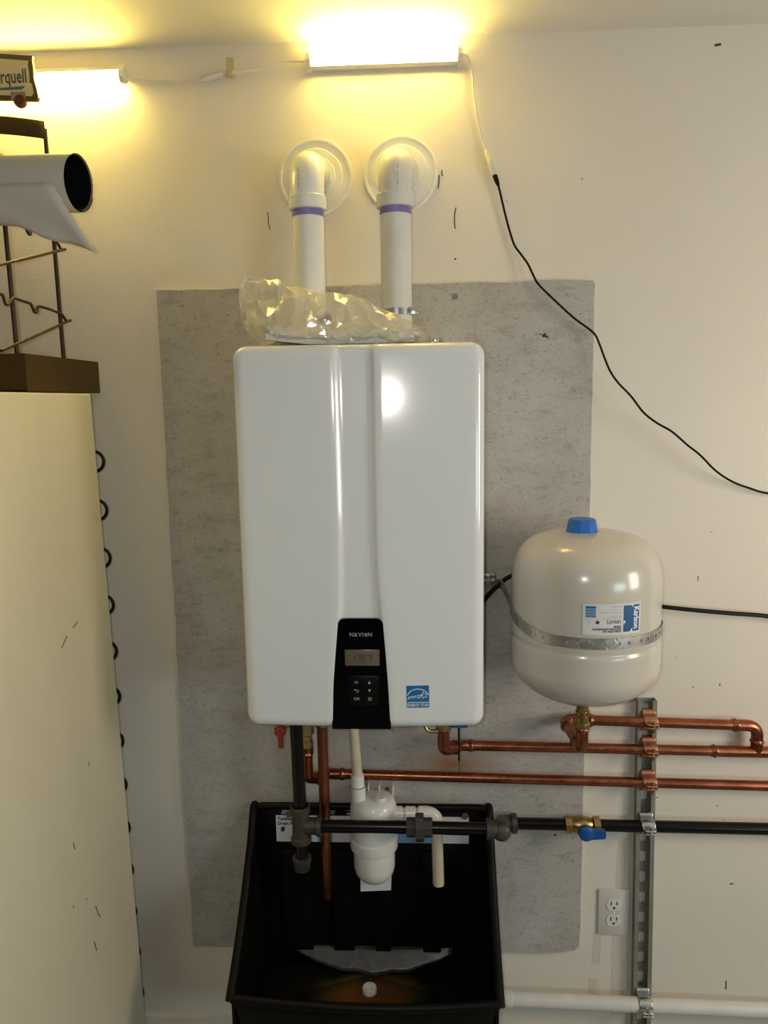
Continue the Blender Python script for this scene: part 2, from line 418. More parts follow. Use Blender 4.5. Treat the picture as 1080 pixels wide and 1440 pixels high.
for (dx, dz, r) in ((0, 0, .0045), (.006, -.002, .003), (-.007, .003, .002), (.003, .004, .002), (-.014, .004, .0012), (-.018, .005, .001), (.010, -.005, .0014)):
    tm.lathe([(.0001, .0009), (r*.7, .0007), (r, -.0005)], (.2574+dx, -.0126, 1.7493+dz), (0, -1, 0), 9)
tm.build('adhesive_smear', 'tar', bd)
for x, z, r in ((.2985, .632, .0030), (.200, .640, .0018), (.323, 1.635, .0016)):
    MB().lathe([(.0001, .0006), (r*.7, .0005), (r, -.0005)], (x, -.0126, z), (0, -1, 0), 10).build('pit_mark', 'tar', bd)

# ------------------------------------------------------------------ LED strip lights, their wires
def led(x0, x1, z, name_label, aim):
    """T5-style strip: housing bar on its back, half-round diffuser aimed at angle aim (0 = straight out from the wall)"""
    o = thing('led_strip_light', name_label, 'light', ((x0+x1)/2, 0, z), 'linked LED strip lights')
    ca, sa = math.cos(aim), math.sin(aim)
    def fn(u, v, h): return V((h, -.017-(u*ca-v*sa), z+(u*sa+v*ca)))
    MB().prism([(-.014, -.010), (-.001, -.0125), (-.001, .0125), (-.014, .010)], fn, (x0+.004, x1-.004)).build('housing', 'cordwhite', o, angle=20)
    poly = [(-.001, .0123)]+[(.013*math.sin(PI*k/14)+.003, .0123*math.cos(PI*k/14)) for k in range(15)]+[(-.001, -.0123)]
    MB().prism(poly, fn, (x0+.010, x1-.010)).build('diffuser', 'led', o)
    pc_ = [(-.0155, -.0135), (.004, -.0140), (.014, -.0095), (.0185, 0), (.014, .0095), (.004, .0140), (-.0155, .0135)]
    for a, b in ((x0, x0+.010), (x1-.010, x1)):
        MB().prism(pc_, fn, (a, b)).build('end_cap', 'cordwhite', o, angle=20)
led(-.2235, .0885, 2.2965, 'glowing LED strip light mounted above the two white vent flanges', math.radians(24))
led(-.905, -.5925, 2.2830, 'glowing LED strip light mounted behind the brewery sign', math.radians(-62))
def cable(name, pts, r, mat, label, cat, seg=8, n=8): return single(MB().tube(smooth_path(pts, n), r, seg), name, mat, label, cat)
cable('link_wire', [(-.5925, -.012, 2.276), (-.56, -.010, 2.276), (-.50, -.008, 2.271), (-.445, -.008, 2.2715), (-.395, -.012, 2.2800), (-.375, -.012, 2.283), (-.33, -.010, 2.288), (-.27, -.012, 2.299), (-.2235, -.014, 2.297)], .0022, 'cordwhite', 'thin white wire linking the two LED strip lights', 'wire')
lc = thing('inline_connector', 'slim white plug joint on the wire between strip lights', 'connector', (-.415, 0, 2.277))
MB().tube([(-.437, -.009, 2.2722), (-.418, -.009, 2.2755), (-.396, -.012, 2.2802)], .0055, 10).build('plug_body', 'cordwhite', lc)
MB().tube([(-.445, -.009, 2.2716), (-.437, -.009, 2.2722)], .0035, 10).build('strain_relief', 'cordwhite', lc)
wc = thing('wire_clip', 'yellowed tape clip holding the white wire to the wall', 'clip', (-.380, 0, 2.30))
MB().box((-.3885, -.0012, 2.283), (-.3735, -.0002, 2.316), .0003, 1).build('tape_strip', 'clearclip', wc)
MB().box((-.388, -.0165, 2.275), (-.371, -.0010, 2.287), .003).build('hook', 'clearclip', wc)
cable('lamp_lead', [(.0885, -.018, 2.297), (.0985, -.014, 2.296), (.1045, -.010, 2.285), (.1085, -.008, 2.262), (.112, -.008, 2.225), (.119, -.008, 2.18), (.1295, -.008, 2.138), (.1365, -.009, 2.118)], .0021, 'cordwhite', 'thin white lead hanging from the strip light to the inline switch', 'wire')
sw = thing('inline_switch', 'small white inline switch hanging between white and black leads', 'switch', (.147, -.011, 2.095))
MB().tube([(.1365, -.010, 2.120), (.1400, -.011, 2.110), (.1490, -.012, 2.083), (.1530, -.012, 2.070)], [.0045, .0078, .0082, .0065], 12, sx=.8).build('switch_body', 'cordwhite', sw)
MB().box((.1425, -.0215, 2.090), (.1485, -.0190, 2.102), .001).build('rocker', 'pvc', sw)
pc = thing('power_cord', 'thin black cord drooping from the inline switch across the wall', 'cord', (.16, -.012, 2.06))
MB().tube([(.1540, -.012, 2.069), (.1580, -.013, 2.058), (.1612, -.014, 2.049)], [.0052, .0048, .0032], 10).build('plug', 'rubber', pc)
cpts = [(.1612, -.014, 2.049), (.167, -.012, 2.028), (.178, -.010, 1.985), (.1885, -.010, 1.950), (.196, -.012, 1.930), (.2085, -.016, 1.912), (.222, -.02, 1.892), (.2330, -.024, 1.868), (.2435, -.030, 1.8490), (.280, -.036, 1.812), (.315, -.038, 1.780),
        (.3535, -.036, 1.7515), (.366, -.038, 1.728), (.3763, -.040, 1.7005), (.388, -.045, 1.672), (.4040, -.050, 1.6480), (.428, -.055, 1.622), (.4531, -.060, 1.5885), (.480, -.062, 1.567), (.5116, -.060, 1.5487), (.545, -.055, 1.521), (.5741, -.050, 1.4990),
        (.61, -.040, 1.466), (.6493, -.030, 1.4415), (.690, -.022, 1.426), (.7277, -.018, 1.4150), (.80, -.016, 1.408), (1.0, -.016, 1.40)]
MB().tube(smooth_path(cpts, 6), .0023, 8).build('flex', 'rubber', pc)

# ------------------------------------------------------------------ wall-hung water heater
HX0, HX1, HZ0, HZ1, HW = -.3290, .1110, 1.0230, 1.7185, .3265
hc = (HX0+HX1)/2
wh = thing('water_heater', 'white wall-hung tankless water heater with black control panel', 'water heater', (hc, -.014, HZ0))
MB().box((HX0+.006, -.262, HZ0+.005), (HX1-.006, -.0145, HZ1-.005), .006).build('back_casing', 'enamel', wh)
def sstep(a, b, x): t = max(0, min(1, (x-a)/(b-a))); return t*t*(3-2*t)
def lerp_tab(tab, z):
    for (z0, v0), (z1, v1) in zip(tab, tab[1:]):
        if z <= z1:
            t = max(0, min(1, (z-z0)/(z1-z0))); return v0+(v1-v0)*t
    return tab[-1][1]
def Ledge(z): return lerp_tab([(1.00, -.1702), (1.05, -.1680), (1.11, -.1655), (1.17, -.1600), (1.225, -.1545), (1.26, -.1522), (1.30, -.1506), (1.36, -.1497), (1.45, -.1496), (1.6, -.1505), (1.72, -.1513)], z)
def Redge(z): return lerp_tab([(1.00, -.0575), (1.05, -.0595), (1.11, -.0620), (1.17, -.0657), (1.225, -.0695), (1.26, -.0728), (1.30, -.0752), (1.36, -.0774), (1.45, -.0779), (1.6, -.0776), (1.72, -.0773)], z)
RC, RE = .024, .020
zs = []
for k in range(13): zs.append(HZ0+RC*(1-math.cos(PI/2*k/12)))
nz = 70
for k in range(1, nz): zs.append(HZ0+RC+(HZ1-HZ0-2*RC)*k/nz)
for k in range(13): zs.append(HZ1-RC+RC*math.sin(PI/2*k/12))
def halfw(z):
    h = (HX1-HX0)/2; d = max(0, HZ0+RC-z, z-(HZ1-RC)); d = min(d, RC)
    return h-RC+math.sqrt(max(0, RC*RC-d*d))
def edge_dist(x, z):
    ax, az = abs(x-hc), abs(z-(HZ0+HZ1)/2); bx, bz = (HX1-HX0)/2-RC, (HZ1-HZ0)/2-RC
    dx, dz = ax-bx, az-bz
    if dx > 0 and dz > 0: return RC-math.hypot(dx, dz)
    return RC-max(dx, dz)
def fdepth(x, z):
    d = max(0., edge_dist(x, z)); e = 0
    if d < RE: e = RE-math.sqrt(max(0, RE*RE-(RE-d)**2))
    h = (HX1-HX0)/2; l, r = Ledge(z), Redge(z)
    rec = sstep(l, l+.011, x)*(1-sstep(r-.011, r, x))
    # both side panels fall away gently towards the sides
    if x <= l: t = (x-HX0)/(l-HX0)
    elif x >= r: t = (x-r)/(HX1-r)
    else: t = 0
    if x <= l: t = 1-t
    fall = .0075*(t+.25*t*t)/1.25
    return HW-e-.0065*rec-fall*(1-rec)
rows = []
for z in zs:
    hw_ = halfw(z); l, r = Ledge(z), Redge(z); xs = []
    a, b = hc-hw_, hc+hw_
    for k in range(9): xs.append(a+RE*(1-math.cos(PI/2*k/8)))
    for k in range(1, 14): xs.append(a+RE+(l-a-RE)*k/14)
    for k in range(7): xs.append(l+.011*k/6)
    for k in range(1, 8): xs.append(l+.011+(r-l-.022)*k/8)
    for k in range(7): xs.append(r-.011+.011*k/6)
    for k in range(1, 14): xs.append(r+(b-RE-r)*k/14)
    for k in range(9): xs.append(b-RE+RE*math.sin(PI/2*k/8))
    rows.append([V((x, -fdepth(x, z), z)) for x in xs])
fc = MB(); nc = len(rows[0]); nr = len(rows)
fc.add([p for r_ in rows for p in r_], [(j*nc+i, j*nc+i+1, (j+1)*nc+i+1, (j+1)*nc+i) for j in range(nr-1) for i in range(nc-1)])
loop = [(0, i) for i in range(nc)]+[(j, nc-1) for j in range(1, nr)]+[(nr-1, i) for i in range(nc-2, -1, -1)]+[(j, 0) for j in range(nr-2, 0, -1)]
base = len(fc.v); fc.v += [V((rows[j][i].x, -.240, rows[j][i].z)) for j, i in loop]; nl = len(loop)
for k in range(nl):
    a, b = loop[k], loop[(k+1) % nl]; fc.f.append((a[0]*nc+a[1], base+k, base+(k+1) % nl, b[0]*nc+b[1]))
fcov = fc.build('front_cover', 'enamel', wh, angle=60)
# control panel set into the flared foot of the groove
pz1 = 1.2335; pol = []
pol += [(Ledge(HZ0+.002)+.001, HZ0+.0015)]
pol += [(Redge(HZ0+.002)-.001, HZ0+.0015)]
for k in range(1, 16):
    z = HZ0+.0015+(pz1-.016-HZ0)*k/15; pol.append((Redge(z)-.001, z))
xr, xl = Redge(pz1-.014)-.001, Ledge(pz1-.014)+.001
for k in range(1, 7): q = PI/2*k/6; pol.append((xr-.014+.014*math.cos(q), pz1-.014+.014*math.sin(q)))
for k in range(0, 7): q = PI/2+PI/2*k/6; pol.append((xl+.014+.014*math.cos(q), pz1-.014+.014*math.sin(q)))
for k in range(14, 0, -1):
    z = HZ0+.0015+(pz1-.016-HZ0)*k/15; pol.append((Ledge(z)+.001, z))
HF = HW-.0005
cp = MB().prism(pol, lambda u, v, h: V((u, -h, v)), (HW-.010, HF)).build('control_panel', 'blackgloss', wh, angle=30)
pf = lambda x0, z0: flat_fn(x0, z0, HF)
bl_ = MB(); ux = -.0207
for ch, sz_, wd_ in (('N', .0105, .0083), ('a', .0143, .0073), ('V', .0105, .0075), ('I', .0105, .0036), ('e', .0143, .0073), ('N', .0105, .0075)):
    ptxt(ch, sz_, pf(-.1118+ux+wd_/2, 1.2005), bl_, bold=.0001, sx=.92 if ch in 'ae' else 1.0, ay='BOTTOM_BASELINE'); ux += wd_
bl_.build('brand_lettering', 'greyink', cp, smooth=False)
MB().box((-.1415, -HF-.0008, 1.1455), (-.0785, -HF+.002, 1.1760), .001).build('display', 'lcd', cp)
ptxt('120\u00b0F', .0165, flat_fn(-.1080, 1.1605, HF+.0009), sx=.95).build('display_digits', 'lcdink', cp, smooth=False)
MB().box((-.1365, -HF-.0010, 1.0700), (-.0805, -HF+.002, 1.1270), .002).build('button_pad', 'blackpad', cp)
pb = flat_fn(0, 0, HF+.0011)
sy = MB(); ptxt('M', .0078, flat_fn(-.1215, 1.1140, HF+.0011), sy, sx=1.0); ptxt('OK', .0078, flat_fn(-.1213, 1.0830, HF+.0011), sy)
sy.prism([(-.1002, 1.1118), (-.0952, 1.1118), (-.0977, 1.1172)], pb, (0, .0003)); sy.prism([(-.1002, 1.1010), (-.0952, 1.1010), (-.0977, 1.0958)], pb, (0, .0003))
def ring_arc(mb, cx, cz, r0, r1, a0, a1, n=14):
    o = [(cx+r1*math.cos(a0+(a1-a0)*k/n), cz+r1*math.sin(a0+(a1-a0)*k/n)) for k in range(n+1)]
    i = [(cx+r0*math.cos(a0+(a1-a0)*k/n), cz+r0*math.sin(a0+(a1-a0)*k/n)) for k in range(n+1)]
    for k in range(n): mb.prism([o[k], o[k+1], i[k+1], i[k]], pb, (0, .0003))
ring_arc(sy, -.0973, 1.0830, .0024, .0033, PI*.72, PI*2.28); sy.prism(rect(-.0978, 1.0830, -.0968, 1.0868), pb, (0, .0003))
ring_arc(sy, -.1200, 1.0978, .0016, .0025, -PI/2, PI/2); sy.prism(rect(-.1238, 1.0994, -.1200, 1.1003), pb, (0, .0003)); sy.prism(rect(-.1222, 1.0953, -.1200, 1.0962), pb, (0, .0003))
sy.prism([(-.1238, 1.1020), (-.1238, 1.0978), (-.1260, 1.0999)], pb, (0, .0003))
sy.build('button_symbols', 'symbol', cp, smooth=False)
# energy sticker on the right-hand panel
ex0, ez0, ew = -.0302, 1.0655, .0410
eh = .0420; er = math.radians(.6)
def ef(u, v, h):
    x, z = ex0+u*ew-v*eh*.012, ez0+v*eh+u*ew*.012
    return V((x, -(fdepth(x, z)+.0004+h), z))
def eprism(mb, poly, n=1): return mb.prism(poly, ef, (0, .0003))
est = MB().grid(lambda a, b: ef(a, b, 0), 6, 6).build('energy_sticker', 'blueprint', wh)
em = MB(); eprism(em, rect(.03, .225, .97, .255))
for k in range(16):
    q0, q1 = PI*.04+PI*.92*k/16, PI*.04+PI*.92*(k+1)/16
    f_ = lambda q, r: (.5-r*math.cos(q), .52+(r-.13)*math.sin(q)*.98)
    eprism(em, [f_(q0, .475), f_(q1, .475), f_(q1, .445), f_(q0, .445)])
st = []
for k in range(10): q = PI/2+.25+k*PI/5; rr = .19 if k % 2 == 0 else .085; st.append((.77+rr*math.cos(q), .56+rr*math.sin(q)))
sti = [(.77+(a-.77)*.76, .56+(b-.56)*.76) for a, b in st]
for k in range(10): eprism(em, [st[k], st[(k+1) % 10], sti[(k+1) % 10], sti[k]])
def escr(u, v, h): return ef((u/ew)+.36, (v/eh)+.52+.16*(u/ew), h+.0003)
ptxt('energy', .0102, escr, em, shear=.55, sx=1.02)
ptxt('ENERGY STAR', .0078, lambda u, v, h: ef(u/ew+.5, v/eh+.112, h+.0003), em, sx=.80, bold=.00012)
em.build('sticker_print', 'whiteink', est, smooth=False)
# hardware on top: bracket ears with screws
for x, w_, m_ in ((.0275, .215, 'zinc'), (-.2560, .160, 'rubber')):
    b_ = MB().box((x-.011, -w_-.012, HZ1-.004), (x+.011, -w_+.012, HZ1+.018), .002).build('cover_latch', m_, wh)
    MB().lathe([(.0055, 0), (.0055, .003), (.004, .004), (.0001, .0038)], (x, -w_-.0115, HZ1+.010), (0, -1, 0), 14).build('screw', 'zinc', b_)
for x in (-.2530, -.2025, .042):
    MB().lathe([(.018, .03), (.018, -.004), (.0155, -.010)], (x, -.105, HZ0), (0, 0, 1), 20).build('bottom_port', 'brass', wh)

# ------------------------------------------------------------------ vents
def vent(x, w, ex, zt, dirty, label, fl_label, bot, clamp=False):
    o = thing('vent_pipe', label, 'pipe', (x, -w, bot), 'vent pipes above the heater'); R = .0300; ze = zt-.006
    m = 'pvcdirty' if dirty else 'pvc'
    MB().tube([(x, -w, bot), (x, -w, 1.990)], R, 32).build('pipe', m, o)
    MB().lathe([(R+.0003, 1.9700), (R+.0004, 1.9710), (R+.0004, 1.984), (R+.0003, 1.985)], (x, -w, 0), (0, 0, 1), 32, caps=False).build('primer_band', 'primer', o)
    e = MB(); p = fillet([(x, -w, 1.984), (x, -w, ze), (ex, -.012, ze)], .058, 14); e.tube(p, R+.0022, 32)
    eb = e.build('elbow', m, o)
    MB().lathe([(R+.001, 1.9825), (R+.0058, 1.9835), (R+.0062, 1.9880), (R+.0062, 2.0060), (R+.005, 2.0075), (R+.002, 2.0080)], (x, -w, 0), (0, 0, 1), 36).build('hub', m, eb)
    MB().lathe([(R+.0061, .030), (R+.0061, .050), (R+.002, .052)], (ex, -.0, ze), (0, -1, 0), 32).build('hub', m, eb)
    pm = MB(); a = math.radians(-112 if not dirty else -80)
    for i in range(13):
        z = 2.018+i*.0028
        if i in (4, 9): continue
        hw2 = .06 if i % 3 else .045
        dx = .0001
        for q in (a,):
            pts = [(q-hw2, z), (q+hw2, z), (q+hw2, z+.0016), (q-hw2, z+.0016)]
            pm.add([V((x+(R+.0030)*math.cos(t), -w+(R+.0030)*math.sin(t)*1.0, zz)) for t, zz in pts], [(0, 1, 2, 3)])
    pm.build('printed_marking', 'lightink', eb, smooth=False)
    if clamp:
        c = MB().lathe([(R+.0006, .0), (R+.0022, .0), (R+.0022, .012), (R+.0006, .012)], (x, -w, 1.7830), (0, 0, 1), 32, caps=False).build('hose_clamp', 'zinc', o)
        MB().box((x+.024, -w-.022, 1.7825), (x+.041, -w-.006, 1.7965), .002).tube([(x+.034, -w-.014, 1.7895), (x+.048, -w-.014, 1.7895)], .0045, 8).build('clamp_screw', 'zinc', c)
    f = MB(); Rf = .0765
    f.lathe([(.034, .010), (.040, .0105), (.0415, .0085), (.055, .0085), (.0565, .007), (Rf-.007, .006), (Rf-.0055, .0085), (Rf-.001, .0085), (Rf, .006), (Rf, .0003)], (ex, 0, zt), (0, -1, 0), 56)
    single(f, 'vent_flange', 'pvc', fl_label, 'flange', 'vent flanges on the wall')
vent(-.2127, .130, -.2119, 2.0775, False, 'clean white vent pipe rising behind the tall end of the plastic bag', 'round white vent flange with the clean elbow in it', 1.7160)
vent(-.0450, .130, -.0365, 2.0790, True, 'scuffed greyish-white vent pipe with a metal hose clamp at its foot', 'round white vent flange with the scuffed elbow in it', 1.7160, True)

# ------------------------------------------------------------------ bag of papers lying on the heater
bx0, bx1 = -.322, .014
def bag_pt(u, q):
    x = bx0+(bx1-bx0)*u
    zt = lerp_tab([(0, 1.842), (.12, 1.840), (.3, 1.830), (.52, 1.812), (.66, 1.802), (.78, 1.778), (.9, 1.762), (.96, 1.750), (1, 1.732)], u)
    zb = lerp_tab([(0, 1.790), (.05, 1.760), (.14, 1.7215), (.2, 1.7205), (.97, 1.7205), (1, 1.7245)], u)
    wm = lerp_tab([(0, .008), (.08, .028), (.2, .056), (.5, .062), (.85, .058), (.95, .040), (1, .010)], u)
    cw = .240+.006*math.sin(u*5)
    cz = zb+(zt-zb)*.42; c, s = math.cos(q), math.sin(q)
    z = cz+(zt-cz)*s if s > 0 else cz+(cz-zb)*s
    w = cw+wm*math.copysign(abs(c)**.8, c)*(1-.35*max(0, s))
    p = V((x, -w, z)); k = .0075*min(1, 6*u+.5)
    n1 = noise.noise(V((x*15+z*18, w*14, z*22-x*7))); n2 = noise.noise(V((x*34+9-z*20, w*22, z*44)))
    rid = (1-abs(n1)*3.2)+.45*(1-abs(n2)*3)-.5
    d = V((0, -c, s*.8)); p += d*(k*rid)
    p.x += .006*noise.noise(V((z*60, w*40, u*9)))*(1-u)
    p.z = max(p.z, 1.7200); return p
bg = MB(); NU, NV = 34, 24
BG = {}
for i in range(NU+1):
    for j in range(NV):
        ju = random.uniform(-.45, .45)/NU if 0 < i < NU else 0; jv = random.uniform(-.45, .45)/NV
        p = bag_pt(i/NU+ju, 2*PI*(j/NV+jv)); k = .0025*min(1, 8*i/NU)
        p += V((0, random.uniform(-k, k), random.uniform(-k, k))); p.z = max(p.z, 1.7200); BG[i, j] = p
bg.add([BG[i, j % NV] for j in range(NV) for i in range(NU+1)], [])
for j in range(NV):
    for i in range(NU):
        a_, b_, c_, d_ = j*(NU+1)+i, j*(NU+1)+i+1, ((j+1) % NV)*(NU+1)+i+1, ((j+1) % NV)*(NU+1)+i
        bg.f += [(a_, b_, c_), (a_, c_, d_)] if (i+j*3) % 2 else [(a_, b_, d_), (b_, c_, d_)]
bo = thing('plastic_bag', 'crumpled clear plastic bag lying on top of the heater', 'bag', (-.15, -.22, 1.7195))
bg.build('film', 'bag', bo, angle=24)
# loose mouth of the bag hanging over at its tall end
mt = MB()
def mouth(a, b):
    x = lerp_tab([(0, -.318), (.35, -.3285), (.6, -.322), (1, -.288)], a)+.022*b
    z = lerp_tab([(0, 1.842), (.35, 1.790), (.6, 1.765), (1, 1.7205)], a)+.004*math.sin(b*9+a*7)
    w = .245-.03*b+.010*math.sin(a*11+b*5)+.012*noise.noise(V((a*7, b*5, 2)))
    return V((x, -w, z))
mt.grid(mouth, 14, 5).build('bag_mouth', 'bag', bo, angle=16)
def mz(x): return 1.7212+.002*((x+.14)/.14)**2+lerp_tab([(-.30, .012), (-.25, .005), (-.2, 0), (.01, 0)], x)
mm = MB()
for k, (dz, t, dx, dw) in enumerate(((0, .010, .004, 0), (.0106, .007, .012, .004), (.0182, .005, .006, -.004))):
    def top(a, b, up=0): x = -.276+dx+.262*a; return V((x, -(.192+dw+.095*b*(1-.15*a)), mz(x)+dz+up*t))
    n = 24
    ring = []
    vs = [top(i/n, 0, 0) for i in range(n+1)]+[top(i/n, 0, 1) for i in range(n+1)]+[top(i/n, 1, 1) for i in range(n+1)]+[top(i/n, 1, 0) for i in range(n+1)]
    m1 = n+1; fs = [(j*m1+i, j*m1+i+1, ((j+1) % 4)*m1+i+1, ((j+1) % 4)*m1+i) for j in range(4) for i in range(n)]
    fs += [(0, m1, 2*m1, 3*m1), (n, 3*m1+n, 2*m1+n, m1+n)]
    b_ = MB().add(vs, fs)
    single(b_, 'manual_booklet', 'manual', ['thick white booklet lowest of the papers inside the plastic bag', 'white booklet in the middle of the papers inside the plastic bag', 'thin white booklet uppermost of the papers inside the plastic bag'][k], 'booklet', 'papers in the plastic bag', angle=30)
fb = MB(); fb.lathe([(.0001, -.008), (.006, -.0075), (.0088, -.005), (.0088, .004), (.0100, .0045), (.0100, .008), (.0060, .0085), (.0055, .004), (.0001, .003)], (-.170, -.268, 1.7640), (.8, -.5, .1), 18)
single(fb, 'pipe_fitting', 'brownbit', 'small reddish-brown fitting inside the plastic bag', 'fitting')

# ------------------------------------------------------------------ expansion tank
TX, TW, TR = .3155, .190, .1420
tk = thing('expansion_tank', 'almond-coloured expansion tank strapped to the wall beside the heater', 'tank', (TX, -TW, 1.005))
pr = []
for k in range(19): q = PI/2*k/18; pr.append((.0155+(TR-.0145)*math.sin(q)**.93, 1.036+.080*(1-math.cos(q))))
pr += [(TR+.0008, 1.110), (TR+.0010, 1.150), (TR+.0010, 1.157), (TR-.0002, 1.1615), (TR-.0016, 1.1640), (TR-.0010, 1.168), (TR+.0006, 1.172), (TR-.0004, 1.178), (TR-.0006, 1.2), (TR-.0006, 1.240), (TR-.001, 1.2620)]
for k in range(1, 27): h_ = math.sin(PI/2*k/26); pr.append((.001+(TR-.002)*max(0., 1-h_**2.5)**(1/3.6), 1.266+.1010*h_))
MB().lathe(pr, (TX, -TW, 0), (0, 0, 1), 80).build('shell', 'tank', tk, angle=70)
MB().lathe([(.0315, 1.3600), (.0310, 1.3650), (.0262, 1.3880), (.0245, 1.3910), (.0001, 1.3915)], (TX-.0085, -TW, 0), (0, 0, 1), 10).build('air_valve_cap', 'cap', tk, angle=25)
MB().lathe([(.0135, .995), (.0135, 1.005), (.0118, 1.005), (.0118, 1.014), (.0140, 1.017), (.0140, 1.042)], (TX, -TW, 0), (0, 0, 1), 20).build('brass_nipple', 'brass', tk)
LW, LH, LZ, PH0 = .1087, .0565, 1.2040, math.radians(-13.3)
def lf(u, v, h):                       # label coordinates: metres from its lower left corner, wrapped round the shell
    r = TR-.0005+h; q = PH0+u/TR
    return V((TX+r*math.sin(q), -(TW+r*math.cos(q)), LZ+v))
lab = MB().grid(lambda a, b: lf(a*LW, b*LH, .0006), 26, 4).build('label_sticker', 'paper', tk)
def lrect(mb, u0, v0, u1, v1, h=.0009):
    n = max(1, int((u1-u0)/.004)); o = len(mb.v)
    mb.add([lf(u0+(u1-u0)*i/n, v, h) for v in (v0, v1) for i in range(n+1)], [(i, i+1, n+2+i, n+1+i) for i in range(n)])
def U(t): return t*LW
def Vv(t): return t*LH
mb = MB(); lrect(mb, U(.665), Vv(.08), U(.965), Vv(.93)); mb.build('blue_field', 'kblue', lab)
wm = MB(); ptxt('Karlson', .0160, lambda a, b, h: lf(U(.905)+b, Vv(.505)-a, .0012), wm, bold=.0004, sx=.82)
for tri in ([(.80, .93), (.84, .93), (.835, .86)], [(.665, .30), (.705, .44), (.665, .36)], [(.665, .36), (.705, .44), (.665, .44)], [(.78, .08), (.835, .20), (.83, .08)]):
    wm.add([lf(U(a), Vv(b), .0012) for a, b in tri], [(0, 1, 2)])
wm.build('white_lettering', 'whiteink', lab, smooth=False)
inv = lambda cu, cv: (lambda a, b, h: lf(U(cu)-a, Vv(cv)-b, .0010))
bm_ = MB(); ptxt('KARLSON 4.5', .0056, inv(.630, .120), bm_, align='LEFT', sx=1.0, bold=.00015); ptxt('GALLON EXPANSION', .0054, inv(.630, .195), bm_, align='LEFT', sx=.98, bold=.00015); ptxt('TANK', .0054, inv(.630, .270), bm_, align='LEFT', bold=.00015)
ptxt('1896472', .0098, inv(.630, .430), bm_, align='LEFT', sx=.80)
cc = [(U(.235)+.0032*math.cos(2*PI*k/14), Vv(.415)+.0032*math.sin(2*PI*k/14)) for k in range(14)]
bm_.add([lf(a, b, .0010) for a, b in cc], [tuple(range(14))])
bm_.build('black_lettering', 'blackink', lab, smooth=False)
gm = MB()
for v0, u0 in ((.93, .46), (.905, .44), (.88, .46), (.82, .44), (.795, .47), (.735, .27), (.71, .27), (.685, .46), (.62, .42), (.595, .40), (.57, .46), (.545, .38), (.52, .31), (.505, .14), (.495, .02)):
    lrect(gm, U(u0), Vv(v0), U(.63 if v0 > .51 else u0+.13), Vv(v0)+.0006)
for k in range(4): lrect(gm, U(.065+.022*(k % 2)), Vv(.34+.035*k), U(.10+.018*(k % 2)), Vv(.355+.035*k))
gm.build('small_print', 'lightink', lab)
bl = MB(); lrect(bl, U(.045), Vv(.565), U(.205), Vv(.935)); bl.build('pale_blue_block', 'paleblue', lab)
bs = MB()
for k in range(4): lrect(bs, U(.05), Vv(.60+.09*k), U(.20), Vv(.62+.09*k+.012*(k == 3)), .0011)
lrect(bs, U(.045), Vv(.87), U(.205), Vv(.93), .0011); bs.build('blue_stripes', 'blueprint', lab)

# punched steel strap round the tank
def strap_path():
    pts = []; r = TR+.0016
    zt = lambda q: 1.1880+.036*sstep(math.radians(-35), math.radians(-115), q)
    for k in range(61):
        q = math.radians(-100+195*k/60); pts.append(V((TX+r*math.sin(q), -(TW+r*math.cos(q)), zt(q))))
    a = pts[0]; start = [V((.1275, -.0150, 1.196)), V((.140, -.017, 1.203)), V((.1545, -.030, 1.221)), V((.166, -.060, 1.232)), V((.1685, -.110, 1.232))]
    b = pts[-1]; end = [V((b.x+.004, -.10, 1.188)), V((b.x+.012, -.05, 1.188)), V((b.x+.02, -.016, 1.188)), V((b.x+.05, -.014, 1.188))]
    return start+pts+end
sp = resample(smooth_path(strap_path(), 3), .004); acc = [0.]
for a, b in zip(sp, sp[1:]): acc.append(acc[-1]+(b-a).length)
def strap_at(s, t):
    import bisect
    i = max(0, min(len(sp)-2, bisect.bisect(acc, s)-1)); f = (s-acc[i])/max(1e-9, acc[i+1]-acc[i])
    p = sp[i].lerp(sp[i+1], f); T = (sp[i+1]-sp[i]).normalized()
    B = (V((0, 0, 1))-T*T.z).normalized(); return p+B*t
sm = MB(); pitch_ = .0460; ncell = int(acc[-1]/pitch_)
for k in range(ncell):
    s0 = k*pitch_
    for c0, c1 in ((0, .40), (.40, .80)):
        perf(sm, strap_at, s0+pitch_*c0, s0+pitch_*c1, -.0102, .0102, .0031, .0031)
    o_ = [strap_at(s0+pitch_*.8, -.0102), strap_at(s0+pitch_, -.0102), strap_at(s0+pitch_, .0102), strap_at(s0+pitch_*.8, .0102)]
    sm.add(o_, [(0, 1, 2, 3)])
ts = thing('tank_strap', 'punched galvanised steel strap wrapped round the expansion tank', 'strap', (TX, -.02, 1.188))
sb = sm.build('band', 'galv', ts, solid=.0010, smooth=False)
MB().lathe([(.0062, -.003), (.0062, .003), (.0045, .005), (.0001, .0048)], (.1330, -.0170, 1.1985), (0, -1, 0), 6).build('lag_screw', 'zinc', ts)
lp = MB()
def loose(s, t): return V((.098+s, -(.0145+.0035*math.sin(s*40)), 1.2360+t-s*.03))
for k in range(4):
    perf(lp, loose, k*.0155, k*.0155+.0155, -.0100, .0100, .0026, .0026)
single(lp, 'strap_offcut', 'galv', 'short punched strap piece fixed to the board between heater and tank', 'strap', solid=.0010)

